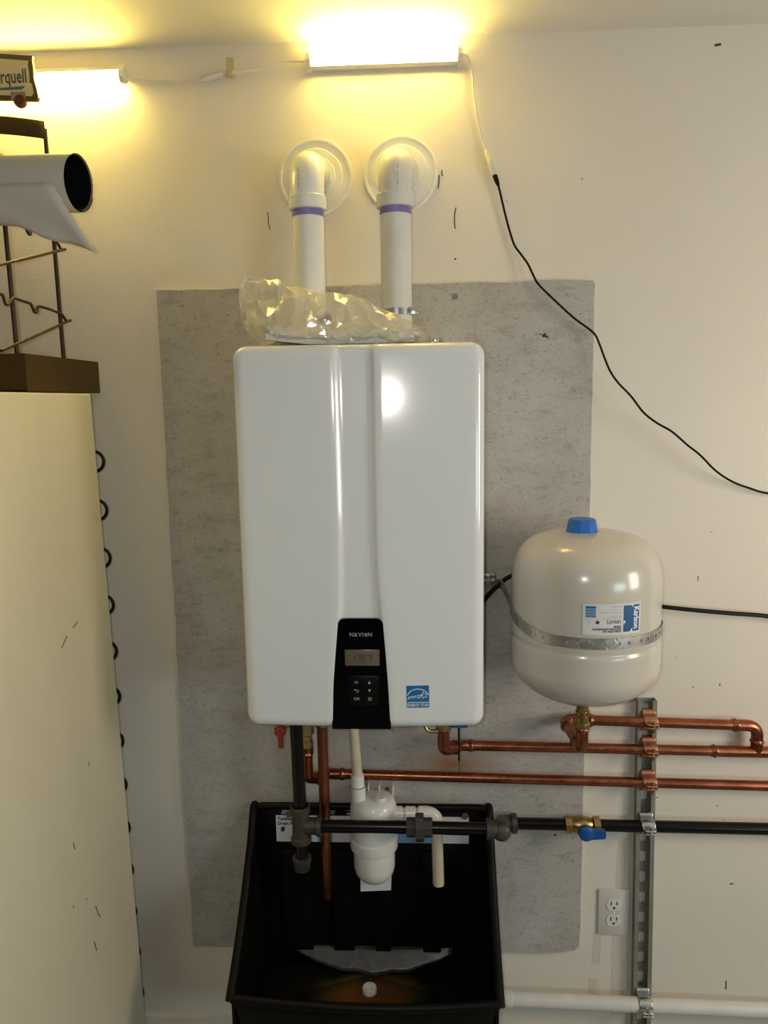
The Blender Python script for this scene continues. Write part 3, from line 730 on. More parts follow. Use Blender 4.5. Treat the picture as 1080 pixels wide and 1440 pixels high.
# black cable behind the tank, and a loop beside the heater
cable('thick_black_cable', [(.1125, -.050, 1.168), (.128, -.054, 1.190), (.145, -.058, 1.213), (.165, -.055, 1.231), (.1837, -.050, 1.2440), (.22, -.030, 1.25), (.30, -.022, 1.235), (.40, -.020, 1.205), (.47, -.024, 1.181), (.5049, -.030, 1.1745), (.58, -.034, 1.1665), (.66, -.030, 1.158), (.7422, -.024, 1.1495), (.85, -.02, 1.13), (1.0, -.018, 1.09)], .0048, 'rubber', 'thick black cable running behind the expansion tank along the wall', 'cable')
cable('black_cable_loop', [(.1135, -.054, 1.178), (.1195, -.054, 1.158), (.1265, -.054, 1.130), (.1290, -.053, 1.095), (.1270, -.053, 1.055), (.121, -.052, 1.020), (.112, -.05, 0.998), (.095, -.05, 0.992)], .0042, 'rubber', 'black cable loop peeking out beside the heater casing', 'cable')

# ------------------------------------------------------------------ copper water lines
PR = .01112
def pipe_part(pts, parent, r=PR, mat='copper', name='pipe', seg=18): return MB().tube(pts, r, seg).build(name, mat, parent)
WP = -.0325
def line_z(z0, x0, z1, x1): return lambda x: z0+(z1-z0)*(x-x0)/(x1-x0)
z1f = line_z(0.9167, 0.3759, 0.9068, 0.6968); z2f = line_z(0.8569, 0.0699, 0.8471, 0.6309); z3f = line_z(0.7869, -0.2031, 0.7665, 0.7422)
cl = thing('cold_water_line', 'copper cold water line joining the heater to the expansion tank', 'pipe', (.04, -.1, .86))
ce = (.0420, -.105)
pipe_part([(.100, WP, z2f(.100)), (.712, WP, z2f(.700))], cl)
press_fitting([(ce[0], ce[1], .935), (ce[0], ce[1], .8800), (ce[0]+.030, -.074, .8715)], .0125).build('elbow', 'copper', cl)
press_fitting([(ce[0]+.022, -.078, .874), (.078, WP, z2f(.078)), (.112, WP, z2f(.112))], .0122).build('elbow', 'copper', cl)
vb = MB().lathe([(.0125, .925), (.0165, .927), (.0165, .945), (.0130, .948), (.0130, .958), (.0180, .960), (.0180, .985), (.0140, .99), (.0140, 1.02)], (ce[0], ce[1], 0), (0, 0, 1), 8).build('isolation_valve', 'brass', cl, angle=25)
MB().box((ce[0]+.012, ce[1]-.030, .942), (ce[0]+.050, ce[1]-.012, .956), .003).build('blue_handle', 'bluevalve', vb)
MB().tube(smooth_path([(ce[0]-.012, ce[1]-.012, .928), (ce[0]-.030, ce[1]-.016, .930), (ce[0]-.039, ce[1]-.016, .942), (ce[0]-.036, ce[1]-.012, .965)]), .0042, 8).build('drain_spout', 'brass', vb)
tx = .7281
press_fitting([(.630, WP, z2f(.630)), (.790, WP, z2f(.78))], .0124).build('tee_run', 'copper', cl)
pipe_part([(.780, WP, z2f(.78)), (1.2, WP, z2f(1.2))], cl)
MB().tube([(tx, WP, z2f(tx)), (tx, WP, z2f(tx)+.026)], .0126, 16).build('tee_branch', 'copper', cl)
press_fitting([(tx-.056, WP, z1f(tx-.056)), (tx, WP, z1f(tx)), (tx, WP, z2f(tx)+.018)], .0126, r=.024).build('elbow', 'copper', cl)
ex_ = TX+.030
pipe_part([(ex_+.01, WP, z1f(ex_+.01)), (tx-.045, WP, z1f(tx-.045))], cl)
zl = .9235
press_fitting([(ex_+.028, WP, z1f(ex_+.028)), (TX-.004, WP, z1f(TX)), (TX-.004, WP-.036, z1f(TX)-.004)], .0126, r=.016).build('elbow', 'copper', cl)
pipe_part([(TX-.004, WP-.03, z1f(TX)-.004), (TX, -TW+.02, zl)], cl)
press_fitting([(TX-.003, -TW+.040, zl+.001), (TX, -TW, zl), (TX, -TW, zl+.052)], .0126, r=.016).build('elbow', 'copper', cl)
MB().lathe([(.0145, .970), (.0155, .972), (.0155, .979), (.0130, .982), (.0130, .994), (.0150, .996)], (TX, -TW, 0), (0, 0, 1), 18).build('brass_adapter', 'brass', cl)

hl = thing('hot_water_line', 'long copper hot water line crossing the board under the heater', 'pipe', (-.25, -.1, .80))
he = (-.2530, -.100)
pipe_part([(-.200, WP, z3f(-.2)), (1.2, WP, z3f(1.2))], hl)
press_fitting([(he[0], he[1], .875), (he[0], he[1], .812), (he[0]+.026, -.072, .797)], .0125).build('elbow', 'copper', hl)
press_fitting([(he[0]+.022, -.076, .799), (-.220, WP, z3f(-.220)), (-.178, WP, z3f(-.178))], .0122).build('elbow', 'copper', hl)
MB().lathe([(.0126, .850), (.0126, .872), (.0150, .874), (.0150, .884), (.0128, .886)], (he[0], he[1], 0), (0, 0, 1), 18).build('coupling', 'copper', hl)
vb = MB().lathe([(.0120, .880), (.0150, .883), (.0150, .897), (.0125, .900), (.0125, .910), (.0175, .914), (.0175, .950), (.0145, .955), (.0145, 1.02)], (he[0], he[1], 0), (0, 0, 1), 8).build('isolation_valve', 'brass', hl, angle=25)
MB().lathe([(.006, 0), (.006, .042), (.0095, .043), (.0095, .052), (.007, .053)], (he[0]-.012, he[1]-.020, .940), (-1, 0, 0), 8).build('drain_port', 'brass', vb)
MB().lathe([(.0001, -.002), (.0115, -.002), (.0115, .010), (.008, .013), (.0001, .013)], (-.3010, -.138, .937), (0, -1, 0), 12).box((-.3058, -.150, .9010), (-.2955, -.139, .935), .003).build('red_handle', 'redvalve', vb)

rl = thing('relief_drain_pipe', 'straight vertical copper pipe dropping from heater into the pan', 'pipe', (-.2168, -.110, .54))
pipe_part([(-.2170, -.110, .968), (-.2160, -.110, .5365)], rl)
MB().lathe([(.0125, .932), (.0160, .936), (.0160, .952), (.0130, .955), (.0130, 1.02)], (-.2170, -.110, 0), (0, 0, 1), 8).build('brass_adapter', 'brass', rl, angle=25)

# ------------------------------------------------------------------ black iron gas line
GW, GR = -.1520, .01335
gl = thing('gas_line', 'black iron gas pipe with tee, union and brass shutoff valve', 'pipe', (-.25, GW, .65))
gx = -.2625; gz = .7300
pipe_part([(gx-.0035, GW, 1.02), (gx, GW, .752)], gl, GR, 'blackiron')
tee = MB().lathe([(.0170, .752), (.0215, .753), (.0215, .763), (.0180, .766), (.0180, .694), (.0215, .697), (.0215, .707), (.0170, .708)][:4]+[(.0180, .697), (.0215, .694), (.0215, .684), (.0170, .683)], (gx, GW, .010), (0, 0, 1), 24)
tee.tube([(gx+.005, GW, gz), (gx+.038, GW, gz)], .0178, 20)
tee.lathe([(.017, .034), (.0215, .035), (.0215, .044), (.017, .045)], (gx, GW, gz), (1, 0, 0), 24)
tee.build('tee', 'greyiron', gl)
pipe_part([(gx, GW, .70), (gx, GW, .648)], gl, GR, 'blackiron', 'drip_nipple')
MB().lathe([(.0165, .660), (.0205, .658), (.0205, .649), (.0185, .646), (.0185, .634), (.0165, .630), (.0001, .629)], (gx, GW, 0), (0, 0, 1), 16).build('drip_cap', 'greyiron', gl)
pipe_part([(gx+.03, GW, gz), (-.028, GW, gz-.0005)], gl, GR, 'blackiron')
un = MB(); uo = (-.0385, GW, gz-.0005)
un.lathe([(.0165, 0), (.0200, .001), (.0200, .020), (.0165, .021)], uo, (1, 0, 0), 8, PI/8)
un.lathe([(.0250, .019), (.0290, .020), (.0290, .036), (.0250, .037)], uo, (1, 0, 0), 8, PI/8)
un.lathe([(.0165, .035), (.0200, .036), (.0200, .054), (.0165, .055)], uo, (1, 0, 0), 8, PI/8)
un.build('union', 'darkiron', gl, angle=20)
pipe_part([(.010, GW, gz-.001), (.140, GW, gz-.003)], gl, GR, 'blackiron')
g2 = -.0345; g2z = lambda x: .6723-.012*(x-.2)
e1 = MB().tube(fillet([(.130, GW, gz-.003), (.1590, GW, gz-.003), (.1670, (GW+g2)/2, .700)], .02, 8), .0182, 22)
e1.lathe([(.0175, -.032), (.0222, -.031), (.0222, -.020), (.0180, -.018)], (.1610, GW, gz-.003), (1, 0, 0), 24)
e1.lathe([(.0001, -.010), (.010, -.0095), (.0168, -.006), (.0196, .0), (.0196, .010), (.018, .018)], (.1605, GW-.008, gz-.004), (0, 1, -.3), 24)
e1.build('elbow', 'greyiron', gl)
e2 = MB().tube(fillet([(.1660, (GW+g2)/2-.01, .7025), (.1760, g2, g2z(.176)), (.2060, g2, g2z(.206))], .02, 8), .0180, 22)
e2.lathe([(.0175, .019), (.0220, .020), (.0220, .031), (.0175, .032)], (.1760, g2, g2z(.176)), (1, 0, 0), 24)
e2.build('elbow', 'greyiron', gl)
pipe_part([(.195, g2, g2z(.195)), (.322, g2, g2z(.322))], gl, GR, 'blackiron')
pipe_part([(.386, g2, g2z(.386)), (1.2, g2, g2z(1.2))], gl, GR, 'blackiron')
vv = MB(); vo = (.3210, g2, g2z(.35))
vv.lathe([(.0150, -.006), (.0195, -.0055), (.0195, .009), (.0150, .010)], vo, (1, 0, 0), 8, PI/8)
vv.lathe([(.0150, .009), (.0180, .016), (.0205, .032), (.0180, .048), (.0150, .055)], vo, (1, 0, 0), 20)
vv.lathe([(.0150, .056), (.0195, .057), (.0195, .071), (.0150, .072)], vo, (1, 0, 0), 8, PI/8)
vv.lathe([(.009, 0), (.009, .026)], (.354, g2-.012, g2z(.35)), (0, -1, 0), 14)
vbody = vv.build('shutoff_valve', 'brass', gl, angle=25)
hh = MB().lathe([(.0001, .014), (.012, .014), (.0165, .011), (.0170, .0), (.012, -.004)], (.3530, g2-.040, g2z(.35)+.007), (0, -1, 0), 24)
hh.prism([(0, .012), (.016, .0085), (.038, .0075), (.040, .005), (.040, -.007), (.037, -.009), (.014, -.0105), (0, -.014)], lambda u, v, h: V((.353+u*1.05, g2-.040-h, g2z(.35)+.005+v*1.1)), (-.003, .009))
hh.build('blue_handle', 'bluevalve', vbody)

# ------------------------------------------------------------------ strut channel, clamps
def sx_at(z): return .4937+(.9560-z)*.0155
so = thing('strut_channel', 'slotted olive-grey metal strut channel standing upright on the wall', 'channel', (.495, 0, .02))
stm = MB(); zt_, zb_ = .9570, .03
hwid = .02065; dp = .0208; th = .0024
def sw_(mb, poly):
    vs = [V((sx_at(z)+u, -w, z)) for z in (zb_, zt_) for u, w in poly]; n = len(poly)
    mb.add(vs, [(i, (i+1) % n, n+(i+1) % n, n+i) for i in range(n)]+[tuple(range(n)), tuple(range(2*n-1, n-1, -1))])
for sgn in (-1, 1):
    sw_(stm, [(sgn*hwid, .0002), (sgn*hwid, dp), (sgn*(hwid-.0092), dp), (sgn*(hwid-.0092), dp-.0050), (sgn*(hwid-.0092+th), dp-.0050), (sgn*(hwid-.0092+th), dp-th), (sgn*(hwid-th), dp-th), (sgn*(hwid-th), .0002)])
stm.build('channel_walls', 'strut', so, smooth=False)
bk = MB(); zz = 0
z = .9570
while z-.0508 > zb_:
    perf(bk, lambda s, t: V((sx_at(t)+s, -.0016, t)), -(hwid-th), hwid-th, z-.0508, z, .0072, .0072, .0072); z -= .0508
bk.build('slotted_web', 'strut', so, solid=.0026, smooth=False)
def saddle_clamp(x, y, z, r, mat, label):
    o = thing('pipe_clamp', label, 'clamp', (x, -.02, z), 'strut clamps on the channel')
    for s in (1, -1):
        prof = [(-.0150, s*(r+.013)), (-.0225, s*(r+.0115)), (-.0260, s*(r+.0065))]
        for k in range(10):
            q = math.radians(50+118*k/9); prof.append((y+(r+.0014)*math.cos(q), s*(r+.0014)*math.sin(q)))
        prof += [(y-r-.0065, s*.0036), (y-r-.0170, s*.0034)]
        n = len(prof)-1; m = MB(); xs_ = [-.0150, -.0125, 0, .0125, .0150]
        vs = []; fs = []
        for j, (yy, dz) in enumerate(prof):
            k_ = .72 if j == n else 1.0
            for xx in xs_: vs.append(V((x+xx*k_, yy, z+dz)))
        for j in range(n):
            for i in range(4): fs.append((j*5+i, j*5+i+1, (j+1)*5+i+1, (j+1)*5+i))
        m.add(vs, fs); m.build('saddle', mat, o, solid=.0022, angle=50)
    yb = y-r-.0110; b_ = MB()
    b_.tube([(x+.002, yb, z+.006), (x+.002, yb, z-.015)], .0027, 8)
    b_.lathe([(.0053, .0046), (.0055, .0062), (.0048, .0095), (.0001, .0102)], (x+.002, yb, z), (0, 0, 1), 14)
    b_.lathe([(.0056, -.0048), (.0056, -.0088)], (x+.002, yb, z), (0, 0, 1), 6)
    b_.build('clamp_bolt', 'brass' if mat == 'cuclamp' else 'zinc', o)
for zf, lb in ((z1f, 'copper-plated clamp on the uppermost copper pipe at the strut'), (z2f, 'copper-plated clamp on the middle copper pipe at the strut'), (z3f, 'copper-plated clamp on the lowest copper pipe at the strut')):
    z = zf(.49); saddle_clamp(sx_at(z)+.002, WP, z, PR, 'cuclamp', lb)
saddle_clamp(sx_at(.68), g2, g2z(.49), GR, 'zinc', 'bright zinc clamp holding the black gas pipe to the strut')
wz = line_z(.2310, .3319, .2211, .7372)
saddle_clamp(sx_at(.245), -.0380, wz(.498), .0167, 'zinc', 'bright zinc clamp holding the white drain pipe to the strut')

# white drain pipe low on the wall
wd = thing('white_drain_pipe', 'white plastic drain pipe running low along the wall', 'pipe', (.5, -.0380, .24))
pipe_part([(.02, -.0380, wz(.02)), (1.2, -.0380, wz(1.2))], wd, .0167, 'pvcdirty', 'pipe', 24)
MB().lathe([(.0168, 0), (.0205, .001), (.0205, .058), (.0168, .059)], (.140, -.0380, wz(.14)), (1, 0, wz(1)-wz(0)), 24).build('coupling', 'pvcdirty', wd)

# wall outlet
oc = (.4370, .4360)
ou = thing('wall_outlet', 'almond duplex wall outlet beside the strut channel', 'outlet', (oc[0], 0, oc[1]-.057))
MB().box((oc[0]-.0355, -.0060, oc[1]-.0575), (oc[0]+.0355, -.0004, oc[1]+.0575), .0022).build('cover_plate', 'outlet', ou)
for s in (1, -1):
    cz = oc[1]+s*.0195; pl = []
    for k in range(40):
        q = 2*PI*k/40; pl.append((.0172*math.cos(q), max(-.0137, min(.0137, .0172*math.sin(q)))))
    rc_ = MB().prism(pl, lambda u, v, h: V((oc[0]+u, -h, cz+v)), (.004, .0078)).build('receptacle', 'outlet2', ou, angle=30)
    sl = MB(); sl.box((oc[0]-.0078, -.0081, cz-.0005), (oc[0]-.0052, -.0070, cz+.0095)); sl.box((oc[0]+.0052, -.0081, cz+.0005), (oc[0]+.0078, -.0070, cz+.0090))
    sl.lathe([(.0001, .0002), (.0030, .0002), (.0030, -.001)], (oc[0], -.0079, cz-.0068), (0, -1, 0), 12); sl.build('slots', 'blackink', rc_)
MB().lathe([(.0034, 0), (.0034, .0006), (.002, .0012), (.0001, .0013)], (oc[0], -.0060, oc[1]), (0, -1, 0), 14).build('screw', 'outlet2', ou)

# ------------------------------------------------------------------ condensate neutraliser
nx, nw = -.1120, -.0835
DZ = -.030
cnz = thing('condensate_neutralizer', 'white plastic condensate trap with outlet pipe above the black pan', 'trap', (nx, nw, .56))
NR = .0510
body = [(.006, .5930), (.020, .5950), (.033, .6020), (.0415, .6130), (.0455, .6280), (.0460, .6600), (.0462, .6760)]
MB().lathe(body, (nx, nw, DZ), (0, 0, 1), 40).build('bowl', 'pvcwhite', cnz, angle=60)
MB().lathe([(.046, .6740), (.0520, .6745), (.0530, .6780), (.0530, .6970), (.0505, .7000)], (nx, nw, DZ), (0, 0, 1), 44).build('collar', 'pvcwhite', cnz)
MB().lathe([(.0495, .699), (.0505, .715), (.0512, .7420), (.0520, .7450), (.0512, .7480), (.0520, .7520), (.0505, .7720), (.0455, .7850), (.036, .7905), (.0001, .7915)], (nx, nw, DZ), (0, 0, 1), 44).build('lid', 'pvcwhite', cnz, angle=55)
MB().prism([(-.034, 0), (.034, .004), (.034, .030), (.026, .036), (-.026, .036), (-.034, .03)], lambda u, v, h: V((nx+.002+u, -h, .5640+DZ+v)), (.0365, .0850)).build('foot', 'pvcwhite', cnz, angle=20)
ip = V((-.1480, -.090, .0))
MB().lathe([(.0165, .780), (.0165, .818), (.0150, .819)], (ip.x+.004, ip.y, DZ), (0, 0, 1), 26).build('inlet_socket', 'pvcwhite', cnz)
MB().lathe([(.0153, .817), (.0153, .8195), (.0150, .8200), (.0140, .845), (.0120, .846)], (ip.x+.003, ip.y, DZ), (0, 0, 1), 26).build('inlet_bushing', 'pvcwhite', cnz)
MB().tube([(ip.x+.003, ip.y, .842+DZ), (ip.x-.004, ip.y, .940)], .0112, 20).build('inlet_pipe', 'pvcold', cnz)
MB().lathe([(.0112, .922), (.0142, .923), (.0142, 1.0), (.012, 1.02)], (ip.x-.004, ip.y, 0), (0, 0, 1), 24).build('heater_outlet', 'pvc', cnz)
MB().lathe([(.0168, .8185), (.0172, .8190), (.0168, .8198)], (ip.x+.004, ip.y, DZ), (0, 0, 1), 26, caps=False).build('seal_ring', 'rubber', cnz)
# wall bracket: an open frame of thin ribs
BXO, BZO = -.022, -.070
def bbox_(m, lo, hi, bv=.0006): return m.box((lo[0]+BXO, lo[1], lo[2]+BZO), (hi[0]+BXO, hi[1], hi[2]+BZO), bv, 1)
br = bbox_(MB(), (-.1040, -.020, .790), (-.0465, -.0140, .845)).build('bracket', 'pvcwhite', cnz)
for a, b in (((-.1040, .785), (-.1012, .842)), ((-.0790, .800), (-.0764, .842)), ((-.0490, .797), (-.0465, .842))):
    bbox_(MB(), (a[0], -.060, a[1]), (b[0], -.0195, b[1])).build('bracket_rib', 'pvcwhite', br)
bbox_(MB(), (-.0765, -.060, .800), (-.0490, -.0195, .803)).build('bracket_rib', 'pvcwhite', br)
bbox_(MB(), (-.1010, -.055, .803), (-.0860, -.0195, .812)).build('bracket_tab', 'pvcwhite', br)
MB().lathe([(.0120, .788), (.0125, .796), (.0105, .799), (.0001, .7995)], (-.0950, -.100, DZ), (0, 0, 1), 20).build('vent_boss', 'pvcwhite', cnz)
MB().lathe([(.0055, 0), (.0055, .002), (.0001, .003)], (-.0625+BXO, -.0198, .8160+BZO), (0, -1, 0), 12).build('bracket_screw', 'galv', cnz)
oz = .7230; oy = -.085
op = MB().lathe([(.0150, .046), (.0150, .063), (.0118, .064)], (nx, oy, oz), (1, 0, 0), 22); op.build('outlet_socket', 'pvcwhite', cnz)
MB().tube([(nx+.055, oy, oz), (nx+.110, oy, oz)], .0122, 20).build('outlet_pipe', 'pvc', cnz)
MB().lathe([(.0125, .070), (.0150, .071), (.0150, .092), (.0125, .093)], (nx, oy, oz), (1, 0, 0), 22).build('outlet_bushing', 'pvcwhite', cnz)
ol = MB().tube(fillet([(nx+.099, oy, oz), (nx+.139, oy, oz), (nx+.139, oy, oz-.034)], .027, 10), .0160, 24); ol.build('outlet_elbow', 'pvc', cnz)
MB().tube([(nx+.139, oy, oz-.030), (nx+.142, oy-.002, .5560)], .0125, 20).build('drop_pipe', 'pvcold', cnz)

# ------------------------------------------------------------------ black drain pan
px0, px1, pzt, pzf, pzb, pwf = -.388, .1430, .7040, .4400, .2900, .3000
pn = thing('drain_pan', 'black plastic wall-mounted drain pan with rust-stained bottom under the heater', 'pan', (-.1225, -.0145, pzb))
th = .006
MB().box((px0+.004, -.0235, pzb+.02), (px1-.004, -.0140, pzt-.002), .003).build('back_panel', 'pan', pn)
def side_poly(k=0.):
    pts = [(.0145, pzt-.002)]
    for i in range(13):
        t = i/12; w = .040+(pwf-.040)*t; pts.append((w, pzt-.030-(pzt-.030-pzf)*t-.020*math.sin(PI*t)))
    pts += [(pwf, pzf-.06), (pwf-.06, pzb), (.0145, pzb)]
    return pts
for x, sg in ((px0, 1), (px1, -1)):
    sd = MB().prism(side_poly(), lambda u, v, h: V((h, -u, v)), (min(x, x+sg*th), max(x, x+sg*th))).build('side_panel', 'pan', pn, angle=30)
    rp = [(.016, pzt-.003), (.030, pzt-.006)]+[(w, z) for w, z in side_poly()[2:14]]
    MB().tube(smooth_path([V((x-sg*.003, -w, z)) for w, z in rp], 3), .0095, 10).build('rolled_rim', 'pan', sd)
MB().tube(fillet([(px0-.003, -.0225, pzt-.03), (px0-.003, -.0225, pzt-.002), (px1+.003, -.0225, pzt-.002), (px1+.003, -.0225, pzt-.03)], .022, 8), .0085, 10).build('rolled_rim', 'pan', pn)
# bowed front
def bow(x): t = (x-(px0+px1)/2)/((px1-px0)/2); return pwf-.004+.018*(1-t*t)
fp = MB().grid(lambda a, b: V((px0+(px1-px0)*a, -(bow(px0+(px1-px0)*a)-.055*(1-b)**2), pzb+(pzf-pzb)*b)), 24, 8)
fpo = fp.build('front_panel', 'pan', pn, solid=.006)
MB().tube([V((px0+(px1-px0)*k/24, -bow(px0+(px1-px0)*k/24), pzf+.002)) for k in range(25)], .0095, 10).build('rolled_rim', 'pan', fpo)
fl = MB().grid(lambda a, b: V((px0+.004+(px1-px0-.008)*a, -(.016+(pwf+.003-.016)*b), pzb+.016+.004*abs(2*a-1)-.004*math.sin(PI*b))), 24, 14)
fl.build('pan_floor', 'panfloor', pn, solid=.004)
# sloped ledge with the water film's grey reflection painted in at the foot of the back panel, ribs standing over it
def ledge(a, b):
    x = px0+.085+(px1-px0-.165)*a; e = (1-abs(2*a-1)**2.0)*(1+.12*noise.noise(V((a*9, 1, 2))))
    return V((x, -(.0245+(.008+.034*e)*b), .3535-(.040*b)*(.25+.75*e)))
MB().grid(ledge, 30, 6).build('wet_ledge', 'wetgrey', pn, solid=.003)
for xa, xb, dz in ((-.214, -.166, .335), (-.117, -.081, .337), (-.006, .036, .335), (-.330, -.262, .3465), (.078, .118, .3465)):
    MB().box((xa, -.0335, dz), (xb, -.0220, .598), .002).build('back_rib', 'pan', pn)
dm = MB().lathe([(.0165, .300), (.0165, .314), (.0150, .3185), (.0060, .3190), (.0050, .3170), (.0001, .3168)], (-.1265, -.1100, 0), (0, 0, 1), 26)
dm.build('drain_plug', 'pvcwhite', pn)
MB().grid(lambda a, b: V((-.126+(.150*math.cos(2*PI*a))*b*(1+.12*math.sin(6*PI*a)), -.150+.075*math.sin(2*PI*a)*b*(1+.1*math.cos(8*PI*a)), .3085)), 40, 4).build('puddle', 'water', pn)
for x in (-.311, .092):
    MB().lathe([(.0075, 0), (.0080, .002), (.0055, .006), (.0001, .0065)], (x, -.0235, .683), (0, -1, 0), 10).build('mounting_screw', 'rust', pn)
MB().prism([(-.02, 0), (.022, .0), (.020, .005), (-.018, .005)], flat_fn(.020, .6215, .0237), (0, .0004)).build('rust_streak', 'rust', pn, smooth=False)
lb0, lb1, lz0, lz1 = -.3420, .1010, .6150, .6800
pb_ = flat_fn(0, 0, .0237)
stk = MB().prism(rect(lb0, lz0, lb1, lz1), pb_, (0, .0004)).build('pan_label', 'paper', pn, smooth=False)
MB().prism([(lb0+.012, lz1+.003), (lb0+.052, lz1+.003), (lb0+.052, lz1+.018), (lb0+.024, lz1+.018), (lb0+.016, lz1+.013)], pb_, (0, .0004)).build('blue_emblem', 'paleblue', stk, smooth=False)
for xa, xb, za in ((-.170, .020, .052), (-.246, -.212, .034)):
    MB().prism(rect(xa, lz0, xb, lz0+za), pb_, (.0004, .0006)).build('blue_picture', 'paleblue', stk, smooth=False)
MB().prism([(-.238, lz1+.006), (-.232, lz1+.014), (-.225, lz1+.018), (-.205, lz1+.018), (-.205, lz1+.004), (-.230, lz1+.002)], pb_, (0, .0004)).build('green_emblem', 'green', stk, smooth=False)
x_ = MB(); ptxt('Tankless', .0112, flat_fn(lb0+.004, lz1-.0085, .0242), x_, align='LEFT', bold=.0004); ptxt('Drain Pan', .0112, flat_fn(lb0+.004, lz1-.0200, .0242), x_, align='LEFT', bold=.0004)
x_.build('label_title', 'blackink', stk, smooth=False)
MB().prism([(lb0+.010, lz1-.040), (lb0+.019, lz1-.040), (lb0+.021, lz1-.028), (lb0+.012, lz1-.028)], pb_, (.0004, .0006)).build('warning_icon', 'blackink', stk, smooth=False)
for k in range(8):
    MB().prism(rect(lb0+(.006 if k < 5 else .026), lz0+.005+.0042*k, lb0+.060, lz0+.0060+.0042*k), pb_, (.0004, .0006)).build('text_line', 'lightink', stk, smooth=False)
for k in range(12):
    MB().prism(rect(.060+k*.0028, lz0+.034, .060+k*.0028+(.0012 if k % 3 else .0019), lz0+.052), pb_, (.0004, .0006)).build('barcode_bar', 'blackink', stk, smooth=False)
for k in range(5):
    MB().prism(rect(.048, lz0+.005+.005*k, .094, lz0+.0062+.005*k), pb_, (.0004, .0006)).build('text_line', 'lightink', stk, smooth=False)
for k in range(2):
    MB().prism(rect(-.178, lz1+.003+.009*k, -.100, lz1+.007+.009*k), pb_, (0, .0004)).build('text_line', 'lightink', stk, smooth=False)

# thin black tie hanging under the heater
tie = thing('cable_tie', 'thin black cable tie hanging below the heater in front of copper pipe', 'cable tie', (.0720, -.13, .86))
MB().box((.0715, -.1320, .868), (.0755, -.1300, 1.020), .0006, 1).build('strap', 'rubber', tie)
MB().tube([(.0733, -.1310, .869), (.0736, -.1300, .835)], .0006, 6).build('tail', 'rubber', tie)

# ------------------------------------------------------------------ refrigerator at the left
FX, FB, FT = -.6545, -.140, 1.6440
rf = thing('refrigerator', 'old cream refrigerator with scuffed side and black condenser coil behind', 'refrigerator', (-.626, -.14, 0))
lean = math.radians(1.08)
def F(x, y, z): return (x, y, z)
MB().box((-1.226, -.740, .03), (-.626, -.140, FT), .004, 3).build('cabinet', 'fridge', rf)
dr = MB().box((-1.224, -.812, .10), (-.628, -.745, FT-.002), .016, 4).build('door', 'fridge', rf)
MB().box((-1.18, -.850, .95), (-1.155, -.812, 1.35), .008).build('handle', 'zinc', dr)
for x in (-1.19, -.66):
    for y in (-.70, -.18): MB().lathe([(.018, -.001), (.018, .014), (.008, .016), (.008, .035)], (x, y, 0), (0, 0, 1), 12).build('foot', 'rubber', rf)
co = []; zc_ = 1.528; i = 0; xr_, xl_ = -.640, -1.17; pit = .0505
pth = [V((-.8, -.113, zc_))]
nloop = 0
while zc_ > .30:
    for (xa, sg, hp) in ((xr_-.002+.016*max(0, (zc_-.45)/1.1)**1.4, 1, .042), (xl_, -1, .059)):
        pth.append(V((xa-sg*.018, -.113, zc_)))
        for k in range(1, 10):
            q = PI/2-PI*k/10; pth.append(V((xa-sg*.018+sg*.021*math.cos(q), -.113, zc_-hp/2+hp/2*math.sin(q))))
        zc_ -= hp; pth.append(V((xa-sg*.018, -.113, zc_)))
rf_c = MB().tube(pth, .0034, 8).build('condenser_coil', 'rubber', rf)
for z in (.27, 1.57): MB().box((-1.15, -.1400, z-.02), (-.70, -.1165, z+.02), .002).build('coil_bracket', 'rubber', rf)
for pts_ in ([(-.345, .60), (-.338, .575)], [(-.325, .66), (-.318, .640), (-.312, .628)], [(-.386, .83), (-.384, .815)], [(-.300, .935), (-.295, .942)], [(-.36, 1.19), (-.335, 1.205)], [(-.31, 1.212), (-.29, 1.218)], [(-.41, .72), (-.408, .716)], [(-.36, .70), (-.358, .697)]):
    MB().tube([V((-.6259, y, z)) for y, z in pts_], .0011, 6).build('scuff_mark', 'rust', rf)
rf.rotation_euler = (0, -lean, 0)

# ------------------------------------------------------------------ bottle display rack on the fridge
bz0, bz1 = 1.6465, 1.7125
RX = -.716
rk = thing('bottle_rack', 'bronze wire bottle display rack with brewery sign on the refrigerator', 'rack', (-.88, -.17, bz0))
tr = MB(); tx0, tx1, ty0, ty1 = -1.075, -.692, -.322, -.012
tr.box((tx0, ty0, bz0), (tx1, ty0+.002, bz1)).box((tx0, ty1-.002, bz0), (tx1, ty1, bz1)).box((tx1-.002, ty0-.0004, bz0), (tx1+.0004, ty1, bz1)).box((tx0, ty0, bz0), (tx0+.002, ty1, bz1)).box((tx0, ty0, bz0), (tx1, ty1, bz0+.002))
tr.build('base_tray', 'brown', rk, smooth=False)
LX = -1.051
for x in (RX, LX):
    for y, zt2 in ((-.120, 2.150), (-.300, 2.000)): MB().tube([(x, y, bz0+.002), (x-.004*(1 if x > -.9 else -1), y, zt2)], .0040, 10).build('upright', 'wire', rk)
